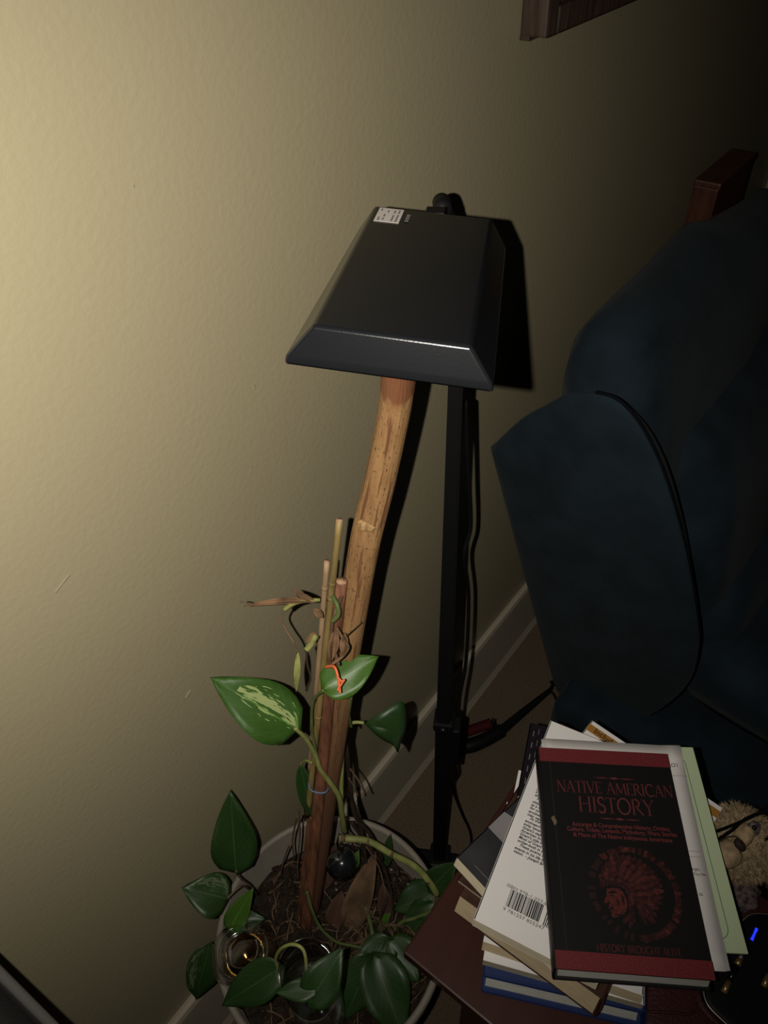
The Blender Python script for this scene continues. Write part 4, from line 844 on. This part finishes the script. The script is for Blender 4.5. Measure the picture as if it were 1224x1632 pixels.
# ties
tag(tube('twist_tie', [(0.2693, 0.3020, 0.8264), (0.2702, 0.2919, 0.8349), (0.2669, 0.2850, 0.8320), (0.2615, 0.2791, 0.8237), (0.2590, 0.2766, 0.8199)], 0.0014, orange_t, seg=6), 'orange twist tie knotted round the stake above a leaf', 'tie')
bpy.data.objects['twist_tie']['category'] = 'tie'
tube('tie_end', [(0.2652, 0.2843, 0.8316), (0.2650, 0.2785, 0.8290), (0.2674, 0.2774, 0.8301), (0.2628, 0.2785, 0.8257), (0.2585, 0.2789, 0.8225)], 0.0012, orange_t, bpy.data.objects['twist_tie'], seg=6)
tag(tube('string_tie', [(0.2362, 0.3221, 0.6286), (0.2315, 0.3150, 0.6303), (0.2329, 0.3071, 0.6304), (0.2383, 0.3001, 0.6301), (0.2459, 0.3017, 0.6257)], 0.0009, blue_t, seg=6), 'thin blue string tied round stake and branch near the soil', 'tie')

# ------------------------------------------------------------------ vines and leaves (parts of the plant)
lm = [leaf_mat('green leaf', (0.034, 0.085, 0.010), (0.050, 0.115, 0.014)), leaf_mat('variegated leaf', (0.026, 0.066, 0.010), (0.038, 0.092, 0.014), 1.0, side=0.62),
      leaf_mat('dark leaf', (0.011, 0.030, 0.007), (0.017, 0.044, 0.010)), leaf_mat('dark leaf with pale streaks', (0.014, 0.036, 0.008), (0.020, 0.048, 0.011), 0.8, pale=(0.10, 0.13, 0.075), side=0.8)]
def lf(b, t, w, k, **kw):
    d = (V(b)-EYE).dot(FWD); return leaf('leaf', b, t, w*d/1180, lm[k], pot, **kw)
tag(lf((0.2368, 0.3230, 0.7415), (0.2039, 0.3902, 0.8107), 92, 1, fold=0.12, droop=0.12, nrm=(0.1, 0, 0)), 'large leaf with cream variegation')
lf((0.2628, 0.3013, 0.7989), (0.3160, 0.2765, 0.8110), 66, 0, fold=0.25, droop=0.15, asym=-0.05)
def leaf_outline(pts, m, swell=0.006):
    P = spline([V(p) for p in pts]+[V(pts[0])], 4)[:-1]; c = sum(P, V(0, 0, 0))/len(P); fc = (EYE-c).normalized(); k = len(P); vs = []; uvs = []
    for q, h in ((1.0, 0.0), (0.66, 0.6), (0.33, 0.9)):
        for j, p in enumerate(P): vs.append(c+(p-c)*q+fc*swell*h); uvs.append((0.75+0.2*q*math.cos(6.283*j/k), 0.5+0.45*q*math.sin(6.283*j/k)))
    vs.append(c+fc*swell); uvs.append((0.75, 0.5))
    fs = [(r*k+j, r*k+(j+1) % k, (r+1)*k+(j+1) % k, (r+1)*k+j) for r in range(2) for j in range(k)]+[(2*k+j, 2*k+(j+1) % k, 3*k) for j in range(k)]
    o = mesh('leaf', vs, fs, m, pot, True); ul = o.data.uv_layers.new(name='leaf')
    for lp in o.data.loops: ul.data[lp.index].uv = uvs[lp.vertex_index]
    md = o.modifiers.new('thickness', 'SOLIDIFY'); md.thickness = 0.0005; return o
leaf_outline([(0.3057, 0.2951, 0.6844), (0.3201, 0.2850, 0.6965), (0.3438, 0.2731, 0.7005), (0.3400, 0.2648, 0.6846), (0.3320, 0.2601, 0.6678), (0.3241, 0.2606, 0.6545), (0.3177, 0.2606, 0.6420), (0.3160, 0.2649, 0.6550), (0.3101, 0.2729, 0.6658), (0.3061, 0.2830, 0.6766)], lm[2])
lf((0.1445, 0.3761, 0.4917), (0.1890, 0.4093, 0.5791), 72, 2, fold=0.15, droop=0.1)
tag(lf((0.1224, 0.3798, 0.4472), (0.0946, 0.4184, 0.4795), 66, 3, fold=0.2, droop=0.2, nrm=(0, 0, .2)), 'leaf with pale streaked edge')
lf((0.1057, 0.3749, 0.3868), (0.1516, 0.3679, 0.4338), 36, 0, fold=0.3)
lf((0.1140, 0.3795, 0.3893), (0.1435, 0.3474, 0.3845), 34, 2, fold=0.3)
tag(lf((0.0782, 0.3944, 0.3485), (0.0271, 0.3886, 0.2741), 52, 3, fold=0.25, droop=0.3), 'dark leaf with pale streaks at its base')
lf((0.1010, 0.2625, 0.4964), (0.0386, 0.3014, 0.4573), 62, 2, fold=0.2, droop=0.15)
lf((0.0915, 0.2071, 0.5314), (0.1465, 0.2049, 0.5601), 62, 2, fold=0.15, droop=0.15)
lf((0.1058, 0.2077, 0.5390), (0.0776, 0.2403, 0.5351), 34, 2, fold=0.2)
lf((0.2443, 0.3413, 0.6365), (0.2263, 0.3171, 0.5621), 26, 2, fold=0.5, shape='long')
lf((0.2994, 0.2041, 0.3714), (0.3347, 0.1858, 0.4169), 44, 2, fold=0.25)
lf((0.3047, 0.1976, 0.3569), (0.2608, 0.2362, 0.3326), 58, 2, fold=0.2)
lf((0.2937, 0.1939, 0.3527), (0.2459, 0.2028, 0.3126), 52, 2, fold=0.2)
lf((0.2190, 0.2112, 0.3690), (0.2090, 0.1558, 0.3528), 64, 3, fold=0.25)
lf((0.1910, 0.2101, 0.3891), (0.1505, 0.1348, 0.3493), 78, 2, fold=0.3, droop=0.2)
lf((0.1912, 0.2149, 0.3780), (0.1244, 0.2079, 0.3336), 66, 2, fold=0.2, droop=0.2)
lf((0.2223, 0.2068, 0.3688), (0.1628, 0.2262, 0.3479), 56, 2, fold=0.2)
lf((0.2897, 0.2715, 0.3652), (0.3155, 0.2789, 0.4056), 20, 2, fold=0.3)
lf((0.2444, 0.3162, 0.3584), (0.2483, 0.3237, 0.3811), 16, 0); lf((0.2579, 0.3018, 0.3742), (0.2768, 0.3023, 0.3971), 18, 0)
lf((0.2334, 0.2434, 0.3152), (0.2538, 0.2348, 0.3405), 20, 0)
def vine(P, r, m=None, seg=8):
    return tube('vine', P, r, m or stem_m, pot, seg=seg)
vine([(0.2363, 0.3242, 0.7420), (0.2417, 0.3172, 0.7198), (0.2457, 0.3129, 0.6840), (0.2458, 0.3099, 0.6602), (0.2499, 0.3012, 0.6286), (0.2529, 0.2952, 0.5980), (0.2523, 0.2954, 0.5541), (0.2551, 0.2992, 0.5009)], lambda t: 0.0022+0.0014*t)
vine([(0.2617, 0.3013, 0.7981), (0.2585, 0.3159, 0.7689), (0.2516, 0.3172, 0.7279), (0.2478, 0.3135, 0.6933), (0.2459, 0.3098, 0.6616)], 0.0016, stem_d)
vine([(0.3057, 0.2959, 0.6849), (0.2982, 0.3056, 0.6854), (0.2897, 0.3110, 0.6748), (0.2801, 0.3088, 0.6438), (0.2640, 0.3019, 0.5970), (0.2537, 0.2972, 0.5492), (0.2551, 0.2992, 0.5009)], lambda t: 0.0018+0.0012*t)
vine([(0.2899, 0.2941, 0.7581), (0.2871, 0.2977, 0.7292), (0.2907, 0.3007, 0.6905)], 0.0014, stem_d)
vine([(0.2531, 0.3097, 0.4699), (0.2742, 0.2820, 0.4613), (0.2846, 0.2539, 0.4436), (0.2956, 0.2249, 0.4258), (0.2975, 0.2029, 0.4054), (0.2975, 0.1909, 0.3828)], 0.0042, seg=12)
for q in ((0.2564, 0.3053, 0.4697), (0.2743, 0.2810, 0.4607), (0.2851, 0.2523, 0.4430), (0.2975, 0.2039, 0.4061)):
    blob('vine_node', q, 0.0049, root_m, pot, None, 0.25, 200, 2)
vine([(0.2975, 0.1909, 0.3828), (0.2880, 0.1881, 0.3587), (0.2709, 0.2031, 0.3404), (0.2559, 0.2180, 0.3309), (0.2399, 0.2255, 0.3084)], 0.0028, stem_d)
vine([(0.1906, 0.3135, 0.4290), (0.1828, 0.3012, 0.4000), (0.1790, 0.2867, 0.3726), (0.1830, 0.2687, 0.3493), (0.1931, 0.2518, 0.3389), (0.2103, 0.2247, 0.3274)], 0.0020, stem_d)
vine([(0.2364, 0.2611, 0.3585), (0.2247, 0.2437, 0.3374), (0.2101, 0.2277, 0.3293)], 0.0030, stem_d)
vine([(0.0998, 0.2625, 0.4955), (0.1005, 0.2630, 0.5254), (0.1080, 0.2583, 0.5500), (0.1172, 0.2494, 0.5588), (0.1208, 0.2380, 0.5585), (0.1153, 0.2300, 0.5443), (0.1013, 0.2223, 0.5060)], 0.0018)
vine([(0.1445, 0.3761, 0.4917), (0.1464, 0.3762, 0.4642), (0.1551, 0.3809, 0.4164), (0.1624, 0.3882, 0.3546)], 0.0013, root_m)
vine([(0.1224, 0.3798, 0.4472), (0.1432, 0.3761, 0.4471), (0.1549, 0.3845, 0.3896)], 0.0013, root_m)
vine([(0.2440, 0.3410, 0.6360), (0.2444, 0.3297, 0.6578), (0.2439, 0.3192, 0.6649)], 0.0014)
vine([(0.2116, 0.2257, 0.3292), (0.2336, 0.2016, 0.3236), (0.2254, 0.2242, 0.3248)], 0.0016, stem_d)
for P in ([(0.2785, 0.3103, 0.4692), (0.2808, 0.2894, 0.4280), (0.2829, 0.2674, 0.3860), (0.2730, 0.2488, 0.3509), (0.2532, 0.2318, 0.3235), (0.2365, 0.2257, 0.2913)], [(0.2969, 0.3198, 0.6067), (0.2851, 0.3095, 0.5611), (0.2798, 0.3031, 0.4945), (0.2871, 0.2880, 0.4468), (0.2876, 0.2707, 0.3920)], [(0.2983, 0.3212, 0.6523), (0.2916, 0.3143, 0.5987), (0.2839, 0.3092, 0.5309), (0.2813, 0.2976, 0.4630), (0.2566, 0.2701, 0.3520)]):
    vine(P, 0.0026, root_d)
for P in ([(0.2888, 0.3097, 0.5934), (0.2902, 0.2992, 0.5729), (0.2892, 0.2914, 0.5523)], [(0.2818, 0.3065, 0.5855), (0.2829, 0.3004, 0.5678), (0.2829, 0.2970, 0.5510)], [(0.2279, 0.3397, 0.5640), (0.2249, 0.3482, 0.4802), (0.2120, 0.3533, 0.4005), (0.2096, 0.3548, 0.3560)], [(0.2234, 0.3404, 0.5463), (0.2172, 0.3563, 0.4648), (0.2159, 0.3623, 0.3952)], [(0.2130, 0.3572, 0.4621), (0.2047, 0.3703, 0.4060), (0.1946, 0.3764, 0.3583)], [(0.2698, 0.3145, 0.4795), (0.2724, 0.3072, 0.4477), (0.2769, 0.2911, 0.4333), (0.2752, 0.2663, 0.3935), (0.2583, 0.2430, 0.3497)], [(0.1344, 0.3428, 0.3305), (0.1456, 0.3302, 0.3457), (0.1575, 0.3166, 0.3607)]):
    vine(P, 0.0011, root_m, 6)
# withered growth near the top of the stake
dr = [leaf('dry_leaf', (0.2889, 0.3157, 0.8951), (0.2368, 0.3530, 0.9141), 0.0052, dry_m, pot, fold=1.2, droop=0.5, shape='long', nrm=(0, 0, .4)),
      leaf('dry_leaf', (0.2844, 0.3172, 0.8924), (0.2717, 0.3315, 0.9135), 0.0045, dry_m, pot, fold=0.8, shape='long'),
      leaf('dry_leaf', (0.2811, 0.2945, 0.8745), (0.2648, 0.2894, 0.8434), 0.010, dry_m, pot, fold=1.3, droop=.4, shape='long', twist=1.6),
      leaf('dry_leaf', (0.2867, 0.2890, 0.8682), (0.2738, 0.2840, 0.8471), 0.008, dry_m, pot, fold=0.9, droop=.5, shape='long', twist=-1.2),
      leaf('dry_leaf', (0.2720, 0.3094, 0.8699), (0.2586, 0.3119, 0.8679), 0.005, dry_m, pot, fold=0.8, shape='long'),
      leaf('dry_leaf', (0.2518, 0.3156, 0.8576), (0.2341, 0.3073, 0.8232), 0.005, dry_y, pot, fold=0.8, shape='long'),
      leaf('dry_leaf', (0.2802, 0.3177, 0.8893), (0.2827, 0.3101, 0.8790), 0.006, dry_m, pot, fold=0.7, shape='long')]
tag(tube('withered_stem', [(0.2879, 0.3164, 0.8948), (0.2796, 0.3235, 0.8971), (0.2690, 0.3300, 0.8986), (0.2609, 0.3343, 0.8950)], lambda t: 0.0016+0.0006*t, dry_y, pot), 'yellow green withered stem')
vine([(0.2622, 0.3339, 0.8957), (0.2557, 0.3345, 0.8879), (0.2539, 0.3285, 0.8782), (0.2532, 0.3212, 0.8683), (0.2511, 0.3165, 0.8577)], 0.0010, root_m, 6)
vine([(0.2392, 0.3513, 0.9121), (0.2368, 0.3542, 0.9149), (0.2348, 0.3574, 0.9154)], 0.0006, root_m, 6)
vine([(0.2715, 0.3287, 0.9115), (0.2760, 0.3273, 0.8996)], 0.0008, root_m, 6)
tag(tube('withered_stem', [(0.2696, 0.3080, 0.8700), (0.2621, 0.3080, 0.8653), (0.2563, 0.3093, 0.8614)], 0.0028, dry_y, pot), 'yellow green withered stem')
vine([(0.2563, 0.3093, 0.8614), (0.2506, 0.3045, 0.8492), (0.2478, 0.3001, 0.8368), (0.2401, 0.3001, 0.8262)], 0.0011, root_d, 6)
vine([(0.2716, 0.2866, 0.8398), (0.2795, 0.2992, 0.8662), (0.2891, 0.2998, 0.8889), (0.2984, 0.2991, 0.9018)], 0.0018, root_m, 6)
vine([(0.2817, 0.2939, 0.8789), (0.2786, 0.2833, 0.8723), (0.2794, 0.2798, 0.8633), (0.2728, 0.2815, 0.8562), (0.2648, 0.2872, 0.8492)], 0.0016, dry_m, 6)
vine([(0.2861, 0.2873, 0.8665), (0.2963, 0.2861, 0.8667), (0.3062, 0.2853, 0.8669)], 0.0006, root_d, 6)
vine([(0.2920, 0.3042, 0.9044), (0.2887, 0.2961, 0.9007), (0.2858, 0.2938, 0.8924), (0.2819, 0.2978, 0.8846)], 0.0022, stem_d, 8)
# dead leaves on the soil
tag(leaf('dry_leaf', (0.2031, 0.2707, 0.3161), (0.2789, 0.2762, 0.4177), 0.034, mat('brown dead leaf', (0.105, 0.062, 0.036), 0.8, 0.2, vary=.3, vscale=40), pot, fold=0.5, droop=.2, shape='long'), 'large curled brown dead leaf')
leaf('dry_leaf', (0.2190, 0.3253, 0.3439), (0.2614, 0.3284, 0.4094), 0.022, mat('dark dead leaf', (0.06, 0.03, 0.02), 0.8, 0.2, vary=.3, vscale=40), pot, fold=0.5, shape='long')
leaf('dry_leaf', (0.2458, 0.2368, 0.3208), (0.2726, 0.2605, 0.3657), 0.018, mat('dark dead leaf', (0, 0, 0)), pot, fold=0.5, shape='long')
leaf('dry_leaf', (0.1967, 0.2885, 0.3229), (0.2313, 0.2970, 0.3640), 0.026, mat('dark dead leaf', (0, 0, 0)), pot, fold=0.5, shape='long')

# ------------------------------------------------------------------ glass pieces in the pot
g0 = V((0.0999, 0.3468, 0.3632))
ga = thing('glass_globe', (g0.x, g0.y, g0.z-0.04), 'round clear glass globe holding amber water at the pot rim', 'glass globe')
R0 = 0.0415
def sph(r, lo=-85, hi=60, n=16): return [(r*math.cos(math.radians(lo+(hi-lo)*i/n)), r*math.sin(math.radians(lo+(hi-lo)*i/n))) for i in range(n+1)]
axg = (EYE-g0).normalized()*0.55+V(0, 0, 0.8)
lathe('globe_wall', sph(R0)+[(R0*.47, R0*.90)]+sph(R0*.86)[::-1], g0, glass, ga, axis=axg)
lathe('water', [(0.0005, R0*-.78)]+[(R0*.80*math.cos(math.radians(a)), R0*.80*math.sin(math.radians(a))) for a in range(-70, 6, 10)]+[(R0*.4, R0*.02), (0.0005, R0*.02)], g0, water_m, ga, axis=axg)
tag(lathe('rim', [(R0*.72, R0*.50), (R0*.77, R0*.52), (R0*.76, R0*.56), (R0*.71, R0*.54)], g0, glass, ga, axis=axg), 'bright glass rim')  # ring shaped to mimic the bright caustic seen inside the globe
tube('globe_stem', [g0-V(0, 0, R0*.9), g0-V(-0.01, 0, R0+0.03), g0-V(-0.02, 0, R0+0.07)], 0.006, glass, ga, seg=12)
g1 = V((0.1128, 0.2309, 0.5283)); r1 = 0.0303; hgt = g1.z-SZ-0.008
tm = thing('glass_tumbler', (g1.x, g1.y, SZ), 'clear ribbed glass tumbler with a pothos cutting standing in the pot', 'glass')
lathe('tumbler_wall', [(0.002, 0.006), (r1*.86, 0.004), (r1*.90, 0.012), (r1*.96, hgt*.55), (r1*.97, hgt*.62), (r1, hgt), (r1*.95, hgt), (r1*.92, hgt*.62), (r1*.84, 0.014), (0.002, 0.012)], (g1.x, g1.y, SZ+0.008), glass, tm, seg=144, rib=lambda k, h: (0.02 if k % 3 == 0 else 0) if h < hgt*.60 else 0)
lathe('water', [(0.002, 0.014), (r1*.82, 0.015), (r1*.90, hgt*.45), (0.002, hgt*.45)], (g1.x, g1.y, SZ+0.008), glass_mat('clear water', (0.85, 0.88, 0.84), 0.03), tm)
g2 = V((0.2532, 0.3131, 0.3853))
gd = thing('watering_bulb', (g2.x, g2.y, SZ), 'small smoky glass bulb half hidden under the thick green vine', 'glass globe')
lathe('bulb', sph(0.0215, -88, 88), g2, glass_d, gd, axis=(EYE-g2))
lathe('bulb_core', sph(0.0195, -88, 88), g2, mat('dark bulb water', (0.02, 0.022, 0.025), 0.25, 0.5), gd)
tube('bulb_stem', [g2-V(0, 0, 0.018), g2-V(0, 0.004, 0.045), g2-V(0, 0.008, 0.075)], 0.005, glass_d, gd, seg=10)
